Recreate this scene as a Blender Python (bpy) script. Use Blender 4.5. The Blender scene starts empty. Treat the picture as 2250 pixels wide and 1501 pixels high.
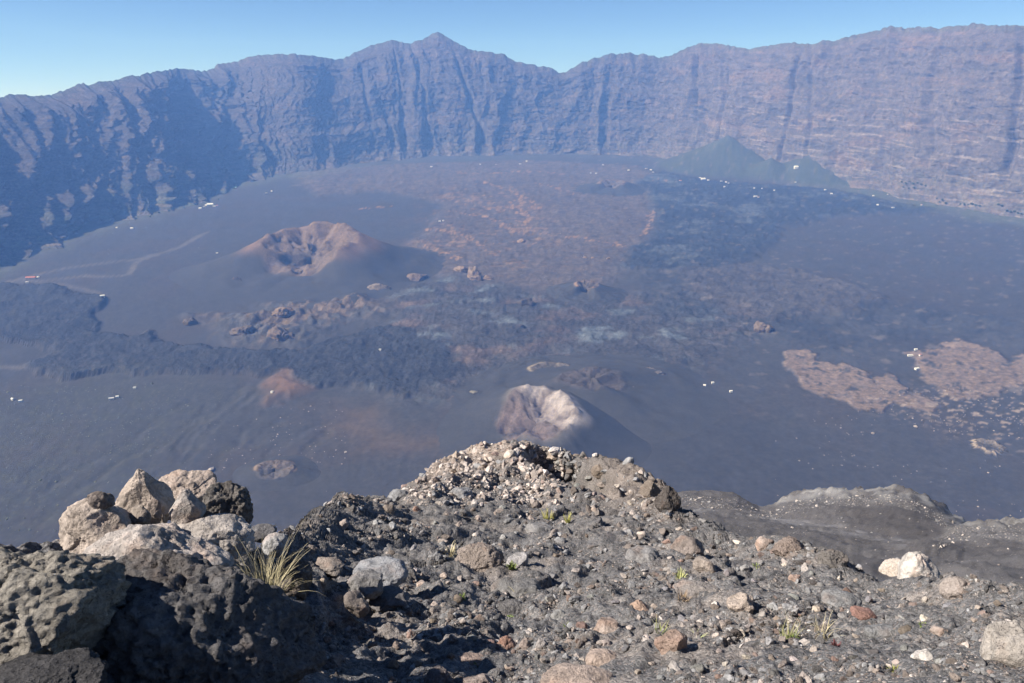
import bpy, bmesh, math, random
import numpy as np
from mathutils import Vector, Matrix

# ------------------------------------------------------------------ camera, sky, sun, exposure
scene = bpy.context.scene
COL = scene.collection
LENS, SENSOR, PITCH = 18.0, 23.5, 17.25
FPX = LENS / SENSOR * 2250.0
CP, SP = math.cos(math.radians(PITCH)), math.sin(math.radians(PITCH))
cam_data = bpy.data.cameras.new('camera')
cam_data.lens = LENS
cam_data.sensor_width = SENSOR
cam_data.clip_start = 0.05
cam_data.clip_end = 60000
cam = bpy.data.objects.new('camera', cam_data)
COL.objects.link(cam)
cam.location = (0, 0, 0)
cam.rotation_euler = (math.radians(90 - PITCH), 0, 0)
scene.camera = cam

SUN = Vector((-0.71, -0.17, 0.635)).normalized()
SUN_EL = math.asin(SUN.z)
SUN_AZ = math.atan2(SUN.x, SUN.y)
world = bpy.data.worlds.new('World')
scene.world = world
world.use_nodes = True
wn = world.node_tree.nodes
wl = world.node_tree.links
sky = wn.new('ShaderNodeTexSky')
sky.sky_type = 'NISHITA'
sky.sun_disc = False
sky.sun_elevation = SUN_EL
sky.sun_rotation = SUN_AZ
sky.altitude = 2000
sky.air_density = 0.65
sky.dust_density = 0.0
sky.ozone_density = 6.5
wn['Background'].inputs['Strength'].default_value = 0.068
wl.new(sky.outputs['Color'], wn['Background'].inputs['Color'])

sun_data = bpy.data.lights.new('sun', 'SUN')
sun_data.energy = 5.0
sun_data.angle = math.radians(0.5)
sun_data.color = (1.0, 0.955, 0.905)
sun = bpy.data.objects.new('sun', sun_data)
COL.objects.link(sun)
sun.rotation_euler = SUN.to_track_quat('Z', 'Y').to_euler()

scene.view_settings.view_transform = 'Standard'
scene.view_settings.look = 'None'
scene.view_settings.gamma = 1.0
scene.view_settings.exposure = 1.0
scene.view_settings.use_curve_mapping = False
scene.render.engine = 'CYCLES'
scene.cycles.max_bounces = 5
scene.cycles.diffuse_bounces = 2
scene.cycles.volume_bounces = 0
scene.cycles.use_denoising = True
scene.cycles.denoising_prefilter = 'ACCURATE'
scene.cycles.denoising_input_passes = 'RGB_ALBEDO_NORMAL'

HAZE_DENSITY = 1.14e-4
HAZE_COLOR = (0.17, 0.37, 1.0)

rng = np.random.default_rng(7)
random.seed(7)

# ------------------------------------------------------------------ helpers: rays, noise, meshes
def ray(px, py):
    a = (np.asarray(px, float) - 1125.0) / FPX
    v = (750.5 - np.asarray(py, float)) / FPX
    return a, CP + v * SP, -SP + v * CP          # x, y, z of the sight line through a photo pixel

def at_range(px, py, r):
    dx, dy, dz = ray(px, py)
    k = np.asarray(r, float) / np.hypot(dx, dy)
    return dx * k, dy * k, dz * k

def project(X, Y, Z):
    f = Y * CP - Z * SP
    u = Y * SP + Z * CP
    return 1125 + FPX * X / f, 750.5 - FPX * u / f

_p = np.random.default_rng(3).permutation(256)
PERM = np.concatenate([_p, _p, _p]).astype(np.int64)
_ga = np.random.default_rng(4).uniform(0, 2 * math.pi, 256)
G2 = np.stack([np.cos(_ga), np.sin(_ga)], 1)
_g3 = np.random.default_rng(5).normal(size=(256, 3))
G3 = _g3 / np.linalg.norm(_g3, axis=1)[:, None]

def _fade(t):
    return t * t * t * (t * (t * 6 - 15) + 10)

def n2(x, y):
    x, y = np.broadcast_arrays(np.asarray(x, float), np.asarray(y, float))
    xi, yi = np.floor(x).astype(np.int64), np.floor(y).astype(np.int64)
    xf, yf = x - xi, y - yi
    xi &= 255; yi &= 255
    u, v = _fade(xf), _fade(yf)
    def g(ix, iy, dx, dy):
        gg = G2[PERM[PERM[(xi + ix) & 255] + ((yi + iy) & 255)]]
        return gg[..., 0] * dx + gg[..., 1] * dy
    a = g(0, 0, xf, yf); b = g(1, 0, xf - 1, yf)
    c = g(0, 1, xf, yf - 1); d = g(1, 1, xf - 1, yf - 1)
    return 1.5 * ((a + u * (b - a)) * (1 - v) + (c + u * (d - c)) * v)

def n3(P):
    Pi = np.floor(P).astype(np.int64)
    F = P - Pi
    Pi &= 255
    U = _fade(F)
    out = 0
    for ix in (0, 1):
        for iy in (0, 1):
            for iz in (0, 1):
                h = PERM[PERM[PERM[(Pi[:, 0] + ix) & 255] + ((Pi[:, 1] + iy) & 255)] + ((Pi[:, 2] + iz) & 255)]
                g = G3[h]
                d = (F[:, 0] - ix) * g[:, 0] + (F[:, 1] - iy) * g[:, 1] + (F[:, 2] - iz) * g[:, 2]
                w = (U[:, 0] if ix else 1 - U[:, 0]) * (U[:, 1] if iy else 1 - U[:, 1]) * (U[:, 2] if iz else 1 - U[:, 2])
                out = out + w * d
    return 1.5 * out

def fbm2(x, y, oct=4, gain=0.5):
    s, a = 0, 1.0
    for i in range(oct):
        s = s + a * n2(x + 17.3 * i, y - 9.1 * i)
        x, y, a = x * 2.03, y * 2.03, a * gain
    return s

def rid2(x, y, oct=4, gain=0.5):
    s, a = 0, 1.0
    for i in range(oct):
        s = s + a * (1 - 2 * np.abs(n2(x + 31.7 * i, y + 5.3 * i)))
        x, y, a = x * 2.07, y * 2.07, a * gain
    return s

def fbm3(P, oct=4, gain=0.5):
    s, a = 0, 1.0
    for i in range(oct):
        s = s + a * n3(P + 13.7 * i)
        P = P * 2.03; a *= gain
    return s

def sstep(a, b, x):
    t = np.clip((x - a) / (b - a), 0, 1)
    return t * t * (3 - 2 * t)

def poly_sd(X, Y, pts):
    """signed distance to a polygon in plan, positive inside"""
    pts = np.asarray(pts, float)
    d = np.full(X.shape, 1e18)
    inside = np.zeros(X.shape, bool)
    n = len(pts)
    for i in range(n):
        ax, ay = pts[i]; bx, by = pts[(i + 1) % n]
        ex, ey = bx - ax, by - ay
        t = np.clip(((X - ax) * ex + (Y - ay) * ey) / (ex * ex + ey * ey + 1e-9), 0, 1)
        d = np.minimum(d, (X - ax - t * ex) ** 2 + (Y - ay - t * ey) ** 2)
        c = (ay > Y) != (by > Y)
        with np.errstate(divide='ignore', invalid='ignore'):
            xc = ax + (Y - ay) * ex / (ey if abs(ey) > 1e-9 else 1e-9)
        inside ^= c & (X < xc)
    d = np.sqrt(d)
    return np.where(inside, d, -d)

def line_d(X, Y, pts):
    d = np.full(X.shape, 1e18)
    for (ax, ay), (bx, by) in zip(pts[:-1], pts[1:]):
        ex, ey = bx - ax, by - ay
        t = np.clip(((X - ax) * ex + (Y - ay) * ey) / (ex * ex + ey * ey + 1e-9), 0, 1)
        d = np.minimum(d, (X - ax - t * ex) ** 2 + (Y - ay - t * ey) ** 2)
    return np.sqrt(d)

def mesh_from(name, V, F, col=None, smooth=True, attrs=None):
    V = np.ascontiguousarray(V, np.float32); F = np.ascontiguousarray(F, np.int32)
    me = bpy.data.meshes.new(name)
    k = F.shape[1]
    me.vertices.add(len(V)); me.vertices.foreach_set('co', V.ravel())
    me.loops.add(F.size); me.loops.foreach_set('vertex_index', F.ravel())
    me.polygons.add(len(F))
    me.polygons.foreach_set('loop_start', np.arange(0, F.size, k, dtype=np.int32))
    me.polygons.foreach_set('loop_total', np.full(len(F), k, np.int32))
    me.polygons.foreach_set('use_smooth', np.full(len(F), smooth, bool))
    if col is not None:
        a = me.attributes.new('albedo', 'FLOAT_COLOR', 'POINT')
        c = np.ones((len(V), 4), np.float32); c[:, :3] = col
        a.data.foreach_set('color', c.ravel())
    for nm, val in (attrs or {}).items():
        a = me.attributes.new(nm, 'FLOAT', 'POINT')
        a.data.foreach_set('value', np.ascontiguousarray(val, np.float32).ravel())
    me.update(calc_edges=True)
    return me

def grid_faces(nr, nc, wrap=False):
    i = np.arange(nr - 1)[:, None]
    j = np.arange(nc if wrap else nc - 1)[None, :]
    j2 = (j + 1) % nc
    a = i * nc + j; b = i * nc + j2; c = (i + 1) * nc + j2; d = (i + 1) * nc + j
    return np.stack([a, b, c, d], -1).reshape(-1, 4)

def add_obj(name, me, mat=None, parent=None, kind=None, label=None, cat=None, group=None):
    o = bpy.data.objects.new(name, me)
    COL.objects.link(o)
    if mat is not None and me is not None and not me.materials:
        me.materials.append(mat)
    if parent is not None:
        o.parent = parent
    if kind: o['kind'] = kind
    if label: o['label'] = label
    if cat: o['category'] = cat
    if group: o['group'] = group
    return o

# ------------------------------------------------------------------ materials
def new_mat(name):
    m = bpy.data.materials.new(name)
    m.use_nodes = True
    nt = m.node_tree
    b = nt.nodes['Principled BSDF']
    b.inputs['Roughness'].default_value = 0.95
    b.inputs['Specular IOR Level'].default_value = 0.12
    return m, nt, b

def nd(nt, typ, **kw):
    n = nt.nodes.new(typ)
    for k, v in kw.items():
        if k in n.inputs:
            n.inputs[k].default_value = v
        else:
            setattr(n, k, v)
    return n

def noise(nt, vec, scale, detail=5, rough=0.6):
    n = nd(nt, 'ShaderNodeTexNoise', Scale=scale, Detail=detail, Roughness=rough)
    nt.links.new(vec, n.inputs['Vector'])
    return n.outputs['Fac']

def maprange(nt, val, a, b, c, d):
    n = nt.nodes.new('ShaderNodeMapRange')
    n.clamp = True
    for i, v in zip(('From Min', 'From Max', 'To Min', 'To Max'), (a, b, c, d)):
        n.inputs[i].default_value = v
    nt.links.new(val, n.inputs['Value'])
    return n.outputs['Result']

def vmul(nt, col, fac):
    n = nt.nodes.new('ShaderNodeVectorMath'); n.operation = 'SCALE'
    nt.links.new(col, n.inputs[0]); nt.links.new(fac, n.inputs['Scale'])
    return n.outputs[0]

def mixc(nt, fac, a, b):
    n = nt.nodes.new('ShaderNodeMix'); n.data_type = 'RGBA'
    if isinstance(fac, (int, float)): n.inputs[0].default_value = fac
    else: nt.links.new(fac, n.inputs[0])
    for s, v in ((6, a), (7, b)):
        if isinstance(v, tuple): n.inputs[s].default_value = (*v, 1)
        else: nt.links.new(v, n.inputs[s])
    return n.outputs[2]

def math2(nt, op, a, b=None):
    n = nt.nodes.new('ShaderNodeMath'); n.operation = op
    for i, v in enumerate((a, b)):
        if v is None: continue
        if isinstance(v, (int, float)): n.inputs[i].default_value = v
        else: nt.links.new(v, n.inputs[i])
    return n.outputs[0]

def bump(nt, b, hgt, dist, strength=1.0, prev=None):
    n = nd(nt, 'ShaderNodeBump', Strength=strength, Distance=dist)
    if not isinstance(strength, (int, float)): pass
    nt.links.new(hgt, n.inputs['Height'])
    if prev is not None: nt.links.new(prev, n.inputs['Normal'])
    nt.links.new(n.outputs[0], b.inputs['Normal'])
    return n.outputs[0]

def attr(nt, name, typ='GEOMETRY'):
    n = nt.nodes.new('ShaderNodeAttribute'); n.attribute_name = name; n.attribute_type = typ
    return n

def pos(nt):
    return nt.nodes.new('ShaderNodeNewGeometry').outputs['Position']

def stretched(nt, vec, sx, sy, sz):
    n = nt.nodes.new('ShaderNodeVectorMath'); n.operation = 'MULTIPLY'
    n.inputs[1].default_value = (sx, sy, sz)
    nt.links.new(vec, n.inputs[0])
    return n.outputs[0]

def terrain_mat(name, s1, s2, bd, lo=0.62, hi=1.42, wall=False):
    """albedo attribute times several scales of mottling, with relief whose strength follows the roughness attribute"""
    m, nt, b = new_mat(name)
    p = pos(nt)
    a = attr(nt, 'albedo')
    r = attr(nt, 'rough')
    na = noise(nt, p, s1, 7, 0.68); nb_ = noise(nt, p, s2, 5, 0.65)
    f = math2(nt, 'MULTIPLY', maprange(nt, na, 0.3, 0.7, lo, hi), maprange(nt, nb_, 0.3, 0.7, lo, hi))
    if wall:
        st = noise(nt, stretched(nt, p, 1, 1, 0.18), s2 * 0.7, 5, 0.65)
        la = noise(nt, stretched(nt, p, 0.12, 0.12, 1), s2 * 0.9, 4, 0.6)
        f = math2(nt, 'MULTIPLY', f, maprange(nt, st, 0.35, 0.68, 0.68, 1.35))
        f = math2(nt, 'MULTIPLY', f, maprange(nt, la, 0.4, 0.66, 0.93, 1.13))
    g = math2(nt, 'ADD', 1.0, math2(nt, 'MULTIPLY', math2(nt, 'SUBTRACT', f, 1.0), math2(nt, 'ADD', 0.3, math2(nt, 'MULTIPLY', r.outputs['Fac'], 0.75))))
    nt.links.new(vmul(nt, a.outputs['Color'], g), b.inputs['Base Color'])
    h = math2(nt, 'ADD', na, math2(nt, 'MULTIPLY', nb_, 0.45))
    if wall:
        h = math2(nt, 'ADD', h, math2(nt, 'MULTIPLY', st, 0.4))
    bump(nt, b, math2(nt, 'MULTIPLY', h, r.outputs['Fac']), bd)
    return m

MAT_GROUND = terrain_mat('lava_plain', 0.022, 0.12, 7.0)
MAT_CLIFF = terrain_mat('cliff_rock', 0.02, 0.08, 12.0, 0.74, 1.3, wall=True)
MAT_CONE = terrain_mat('cinder', 0.03, 0.15, 4.0, 0.7, 1.3)

# ------------------------------------------------------------------ the caldera floor
def plane_k(px, py):
    dx, dy, dz = ray(px, py)
    k = -791.0 / (dz - 0.062 * dy)
    return dx * k, dy * k

def plan(pts):
    return [tuple(float(c) for c in plane_k(x, y)) for x, y in pts]

BASE_PX = [(-420, 760), (-300, 690), (-120, 625), (0, 578), (70, 550), (160, 515), (250, 482), (340, 466), (460, 426), (520, 405), (580, 388),
           (690, 380), (770, 366), (850, 355), (960, 346), (1100, 343), (1240, 340), (1400, 345), (1480, 355), (1560, 368),
           (1640, 380), (1720, 392), (1840, 408), (2000, 440), (2130, 462), (2250, 478), (2400, 500), (2600, 530), (2900, 580)]
bx, by = plane_k(*np.array(BASE_PX, float).T)
BASE_AZ, BASE_R = np.arctan2(bx, by), np.hypot(bx, by)

LEFT_FLOW = plan([(-200, 615), (0, 625), (100, 632), (190, 648), (250, 660), (195, 690), (205, 715), (250, 738), (300, 742), (330, 728),
                  (345, 752), (460, 768), (560, 777), (660, 770), (760, 740), (860, 720), (980, 760), (1000, 830), (900, 880), (800, 850),
                  (700, 850), (600, 830), (480, 815), (400, 822), (250, 818), (150, 832), (85, 822), (65, 800), (130, 775), (100, 752), (-200, 748)])
CENTER_LAVA = plan([(860, 640), (1000, 610), (1150, 640), (1300, 660), (1450, 640), (1650, 600), (1800, 640), (1700, 720), (1560, 790), (1500, 850), (1380, 830),
                    (1230, 810), (1100, 850), (1020, 880), (900, 880), (800, 850), (760, 780), (860, 700)])
OLD_LAVA = plan([(640, 380), (900, 360), (1150, 352), (1400, 365), (1480, 400), (1420, 420), (1435, 470), (1420, 530), (1380, 560), (1350, 620), (1250, 650), (1000, 610),
                 (900, 600), (880, 560), (940, 500), (980, 450), (840, 420), (700, 430)])
RIGHT_FLOW = plan([(1395, 405), (1450, 378), (1540, 397), (1700, 408), (1830, 418), (1960, 445), (2060, 460), (1990, 470), (1850, 472), (1720, 500), (1690, 540),
                   (1640, 575), (1600, 595), (1480, 600), (1370, 590), (1390, 545), (1432, 530), (1440, 470), (1425, 425)])
RIGHT_FLOW2 = plan([(1480, 600), (1620, 585), (1760, 600), (1880, 630), (1930, 655), (1900, 690), (1820, 690), (1750, 700), (1650, 700), (1540, 660)])
RIGHT_MID = plan([(1340, 560), (1480, 590), (1640, 560), (1700, 600), (1950, 665), (2260, 700), (2400, 720), (2400, 790), (2250, 770), (2100, 745), (2000, 762), (1850, 790), (1750, 765), (1600, 740), (1450, 700)])
ASH_GULLIES = [plan(t) for t in (
    [(150, 1180), (300, 1090), (380, 1020), (440, 950), (500, 870), (540, 845)], [(230, 1170), (340, 1090), (420, 1000), (470, 940), (560, 862)],
    [(330, 1000), (400, 940), (470, 900), (520, 868)], [(100, 1080), (250, 990), (330, 940), (420, 880)], [(420, 1100), (480, 1010), (560, 930), (600, 880)],
    [(560, 1050), (600, 990), (660, 950), (715, 930)], [(640, 1040), (690, 980), (720, 950)], [(380, 1020), (400, 975), (440, 930), (455, 890)], [(60, 1170), (170, 1080), (260, 1020), (360, 960)], [(480, 1010), (520, 985), (560, 975), (610, 930)])]
TAN_A = plan([(1722, 772), (1765, 768), (1790, 795), (1860, 798), (1905, 812), (1925, 845), (1940, 815), (1975, 825), (1985, 860), (2020, 870), (2070, 895), (2050, 908),
              (1960, 880), (1945, 905), (1880, 900), (1830, 880), (1770, 850), (1728, 808)])
TAN_B = plan([(1975, 775), (2060, 765), (2110, 748), (2190, 775), (2215, 792), (2250, 785), (2400, 800), (2400, 900), (2230, 850), (2170, 870), (2120, 880), (2060, 858), (2035, 820), (2010, 790)])
SPECK = plan([(1900, 870), (2060, 850), (2240, 860), (2400, 900), (2400, 1040), (2200, 960), (2000, 910)])
ASH_FAN = plan([(1280, 880), (1420, 850), (1560, 870), (1700, 930), (1800, 1000), (1850, 1120), (1500, 1250), (1200, 1250), (1200, 950)])
GREEN_PLAIN = plan([(60, 840), (260, 818), (420, 830), (480, 860), (420, 950), (350, 1060), (100, 1200), (-250, 1200), (-200, 900)])
BROWN_HILL = plan([(590, 850), (620, 832), (660, 848), (675, 855), (640, 875), (600, 880)])
ROCK_HILLS = plan([(560, 690), (600, 665), (720, 660), (800, 650), (850, 690), (760, 715), (640, 760), (520, 755), (470, 700), (420, 690)])
BROWN_CENTER = plan([(940, 440), (1050, 400), (1170, 430), (1180, 470), (1240, 520), (1150, 600), (980, 590), (920, 540)])
TERRACE = plan([(740, 890), (800, 900), (830, 930), (850, 960), (960, 962), (1000, 975), (880, 990), (790, 970), (740, 930)])
TRACKS = [plan(t) for t in (
    [(-60, 640), (0, 626), (70, 606), (140, 590), (300, 571), (400, 541), (430, 522), (455, 510)],
    [(20, 618), (100, 617), (190, 605), (240, 608), (283, 604), (300, 577), (345, 560)],
    [(60, 630), (130, 622), (200, 640), (225, 650)],
    [(-60, 808), (0, 809), (46, 809)],
    [(640, 410), (670, 404), (700, 400)])]
ORANGE = [plan(t) for t in (
    [(1060, 400), (1100, 415), (1140, 430), (1165, 445), (1180, 462)], [(1140, 430), (1150, 450), (1130, 460), (1120, 445)],
    [(1040, 455), (1080, 460), (1100, 465)], [(1170, 405), (1220, 415), (1262, 430)], [(930, 545), (980, 560), (1010, 575)],
    [(1430, 470), (1425, 500), (1415, 520)], [(780, 460), (860, 455)], [(1000, 470), (1060, 478), (1110, 500), (1130, 515)], [(940, 505), (1000, 515), (1060, 540)], [(1000, 380), (1060, 385), (1150, 378), (1240, 385)], [(1140, 462), (1160, 480), (1155, 500)], [(1240, 520), (1300, 530), (1370, 545)], [(1440, 400), (1480, 405)])]
SIDE_GULLY = plan([(330, 1080), (500, 880)])
GDX, GDY = SIDE_GULLY[1][0] - SIDE_GULLY[0][0], SIDE_GULLY[1][1] - SIDE_GULLY[0][1]
GL = math.hypot(GDX, GDY); GDX /= GL; GDY /= GL

# talus fans: apex pixel, base pixel
TALUS = [((1602, 296), (1600, 398)), ((1694, 346), (1704, 404)), ((1784, 330), (1796, 412))]
FANS = []
for (ax, ay), (fx, fy) in TALUS:
    gx, gy = plane_k(fx, fy)
    R = math.hypot(gx, gy)
    dx, dy, dz = ray(ax, ay)
    te = dz / math.hypot(dx, dy)
    # apex range so that the fan's front foot lands on the base pixel
    zb = -791 + 0.062 * gy
    # front foot on the base pixel, apex on its own sight line, profile 0.5 d - 0.0002 d^2
    L_ = 300.0
    for _ in range(40):
        L_ = L_ + 0.5 * (((R + L_) * te - zb) - (0.5 * L_ - 0.0002 * L_ * L_)) / 0.6
    Ra = R + L_
    a = math.atan2(dx, dy)
    FANS.append((math.sin(a) * Ra, math.cos(a) * Ra, Ra * te))

def fan_z(fz, d):
    dd = np.minimum(d, 700)
    return fz - 0.5 * dd + 0.0002 * dd * dd - 0.3 * (d - dd)

def masks(X, Y):
    wx = X + 22 * fbm2(X / 90, Y / 90, 4) ; wy = Y + 30 * fbm2(X / 90 + 40, Y / 90 + 7, 4)
    M = {}
    soft = 14
    for nm, pg, s in (('left', LEFT_FLOW, 13), ('center', CENTER_LAVA, 60), ('old', OLD_LAVA, 50), ('right', RIGHT_FLOW, 40), ('right2', RIGHT_FLOW2, 40), ('rmid', RIGHT_MID, 110),
                      ('tan_a', TAN_A, 5), ('tan_b', TAN_B, 6), ('speck', SPECK, 90), ('fan', ASH_FAN, 80), ('green', GREEN_PLAIN, 120),
                      ('brown', BROWN_HILL, 30), ('hills', ROCK_HILLS, 60), ('bcen', BROWN_CENTER, 120), ('terr', TERRACE, 70)):
        M[nm] = sstep(-s, s, poly_sd(wx, wy, pg))
    n_ = fbm2(X / 420 + 3, Y / 330 + 8, 5, 0.55) * 3.2
    M['band'] = np.floor(n_); M['edge'] = n_ - np.floor(n_)
    M['gully'] = np.zeros_like(X)
    for t in ASH_GULLIES:
        M['gully'] = np.maximum(M['gully'], (0.35 + 0.65 * sstep(-0.5, 0.4, n2(X / 90 + 3, Y / 90))) * sstep(20, 1, line_d(X + 12 * fbm2(X / 90, Y / 90, 4, 0.65), Y + 12 * fbm2(X / 90 + 9, Y / 90, 4, 0.65), t)))
    return M

def ground_z(X, Y, M=None):
    X = np.asarray(X, float); Y = np.asarray(Y, float)
    if M is None: M = masks(X, Y)
    r = np.hypot(X, Y)
    pl = -791 + 0.062 * Y + 6 * fbm2(X / 700, Y / 700, 3)
    fl = -0.66 * r - 5 * fbm2(np.arctan2(X, Y) * 14, r / 900, 3)
    k = 45.0
    z = np.maximum(pl, fl) + k / 4 * np.maximum(0, 1 - np.abs(pl - fl) / k) ** 2
    rough = np.clip(0.9 * M['left'] + M['center'] + 0.75 * M['old'] + M['right'] + 0.8 * M['right2'] + 0.6 * M['rmid'] + 0.6 * M['hills'], 0, 1) * (1 - M['fan'])
    z = z + rough * (4.5 * rid2(X / 110, Y / 110, 4, 0.55) + 2.2 * rid2(X / 26, Y / 26, 3))
    z = z + (1 - rough) * 1.0 * fbm2(X / 120, Y / 120, 4)
    z = z + rough * (3.5 * sstep(0.0, 0.14, M['edge']) + 1.2 * np.sin(M['band'] * 12.9)) - 2.6 * M['gully'] * (1 - rough)
    z = z + 3.5 * M['left'] + 3 * M['right'] + 4 * M['right2'] + 3 * M['tan_a'] + 3 * M['tan_b']
    z = z + M['hills'] * (22 * np.maximum(0, fbm2(X / 160 + 3, Y / 160, 4)) + 8 * rid2(X / 60, Y / 60, 3))
    z = z + 14 * M['brown'] - 5 * M['terr']
    a = (X * GDY - Y * GDX); b = (X * GDX + Y * GDY)
    gl = sstep(2000, 1500, Y) * sstep(80, -250, X) * (1 - rough)
    z = z + gl * 0.7 * sstep(-0.3, 0.5, fbm2(X / 400 + 2, Y / 400, 2)) * (rid2(a / 60 + 0.8 * fbm2(b / 260, a / 200, 3), b / 420, 4, 0.6) - 0.6)
    for fx, fy, fz in FANS:
        d = np.hypot(X - fx, Y - fy)
        z = np.maximum(z, fan_z(fz, d) + 4 * fbm2(np.arctan2(X - fx, Y - fy) * 7, d / 300, 3) * sstep(0, 150, d))
    return z

def ground_color(X, Y, Z, M):
    n1 = fbm2(X / 260, Y / 260, 5); nf = fbm2(X / 45 + 9, Y / 45, 4); ns = fbm2(X / 14, Y / 14 + 4, 3)
    def lerp(c, col, m):
        return c + (np.asarray(col)[None, :] - c) * np.clip(m, 0, 1)[:, None]
    c = np.tile(np.array([[0.082, 0.08, 0.086]]), (len(X), 1))
    c = lerp(c, (0.092, 0.08, 0.078), sstep(-0.1, 0.5, n1) * 0.7)
    c = lerp(c, (0.105, 0.082, 0.072), M['old'] * (0.55 + 0.4 * sstep(-0.2, 0.5, nf)))
    c = lerp(c, (0.2, 0.135, 0.096), M['bcen'] * sstep(0.25, 0.9, n1 + nf * 0.9 + 0.4 * ns) * 0.85)
    c = lerp(c, (0.055, 0.053, 0.057), M['center'] * 0.85)
    c = lerp(c, (0.12, 0.14, 0.165), M['center'] * sstep(0.25, 0.7, fbm2(X / 160 + 5, Y / 110, 4) + 0.3 * nf) * 0.9)  # bluish sheen of the smooth lava, put into the colour in patches
    c = lerp(c, (0.12, 0.09, 0.08), M['center'] * sstep(0.2, 0.7, fbm2(X / 200 + 25, Y / 150 + 9, 4)) * 0.8)
    c = lerp(c, (0.036, 0.038, 0.045), M['left'] * 0.95)
    c = lerp(c, (0.03, 0.036, 0.048), M['right'] * 0.95)
    c = lerp(c, (0.1, 0.115, 0.14), M['right'] * sstep(0.15, 0.6, n1 + 0.4 * nf) * 0.7)
    c = lerp(c, (0.038, 0.041, 0.05), M['rmid'] * (0.45 + 0.5 * sstep(-0.3, 0.4, n1)))
    c = lerp(c, (0.085, 0.075, 0.075), M['right2'] * 0.6)
    c = lerp(c, (0.15, 0.115, 0.092), M['hills'] * sstep(-0.2, 0.5, nf + n1))
    c = lerp(c, (0.068, 0.068, 0.076), M['fan'] * 0.8)
    c = lerp(c, (0.33, 0.245, 0.2), M['tan_a'] * sstep(-0.75, -0.35, nf + 0.5 * ns) * (0.75 + 0.3 * ns))
    c = lerp(c, (0.33, 0.245, 0.2), M['tan_b'] * sstep(-0.75, -0.3, nf + 0.5 * ns) * (0.75 + 0.3 * ns))
    c = lerp(c, (0.42, 0.34, 0.3), M['speck'] * sstep(0.32, 0.5, fbm2(X / 22 + 0.4 * Y / 22, Y / 13, 3) + 0.25 * n1))
    c = lerp(c, (0.26, 0.16, 0.11), M['brown'] * 0.9)
    c = lerp(c, (0.17, 0.125, 0.1), M['terr'] * 0.8)
    c = lerp(c, (0.088, 0.09, 0.072), M['green'] * (0.25 + 0.4 * sstep(0.0, 0.5, nf)))
    c = lerp(c, (0.15, 0.155, 0.105), M['green'] * sstep(0.52, 0.62, fbm2(X / 9, Y / 9, 2)) * 0.6)
    a = (X * GDY - Y * GDX); b = (X * GDX + Y * GDY)
    c = lerp(c, (0.125, 0.12, 0.105), M['gully'] * sstep(-0.3, 0.4, nf) * 0.5)  # sunlit gully sides painted in as a paler colour
    lava = np.clip(M['left'] + M['center'] + M['old'] + M['right'] + M['right2'] + M['rmid'] + M['hills'], 0, 1) * (1 - M['fan'])
    wv = 40 * fbm2(X / 120, Y / 120, 3)
    rd = rid2((X + wv) / 38, (Y + wv) / 46, 4, 0.6)
    c = c * (1 + lava * (0.28 * np.sin(M['band'] * 12.9 + 1.0) + 0.3 * (rd - 0.2)))[:, None]
    c = lerp(c, (0.16, 0.125, 0.105), lava * sstep(0.12, 0.02, M['edge']) * sstep(-0.2, 0.4, nf) * 0.25)
    # scrub and scree along the foot of the wall
    az, r = np.arctan2(X, Y), np.hypot(X, Y)
    gap = np.interp(az, BASE_AZ, BASE_R) - r
    foot = sstep(330, 40, gap + 90 * n1)
    rt = sstep(math.radians(8), math.radians(16), az); lf = sstep(math.radians(-8), math.radians(-20), az)
    c = lerp(c, (0.15, 0.155, 0.125), foot * (0.2 + 0.65 * rt + 0.4 * lf))
    c = lerp(c, (0.105, 0.135, 0.075), foot * (0.15 + 0.5 * rt + 0.4 * lf) * sstep(0.0, 0.4, nf))
    for k, (fx, fy, fz) in enumerate(FANS):
        d = np.hypot(X - fx, Y - fy)
        on = sstep(8, -4, Z - (fan_z(fz, d)) - 6) * sstep(-14, -6, Z - (fan_z(fz, d))) * (Z > -791 + 0.062 * Y + 12)
        c = lerp(c, (0.09, 0.104, 0.078), on * (0.8 + 0.35 * nf))
    for t in TRACKS:
        d = line_d(X + 6 * n1, Y + 10 * n1, t)
        w = 6 + 0.0036 * r
        c = lerp(c, (0.24, 0.22, 0.21), sstep(w, w * 0.3, d) * 0.5)
    for t in ORANGE:
        d = line_d(X + 25 * nf, Y + 30 * nf, t)
        c = lerp(c, (0.42, 0.26, 0.16), sstep(17, 4, d) * sstep(-0.45, 0.15, ns) * 0.95)
    pale = sstep(0.5, 0.7, fbm2(X / 60 + 77, Y / 38, 3) - 0.25 * M['fan']) * sstep(250, 700, X) * sstep(1400, 2000, Y)
    c = lerp(c, (0.24, 0.21, 0.2), pale * 0.55)
    return np.clip(0.48 * c * (1 + 0.18 * ns)[:, None], 0.01, 0.8)

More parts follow.
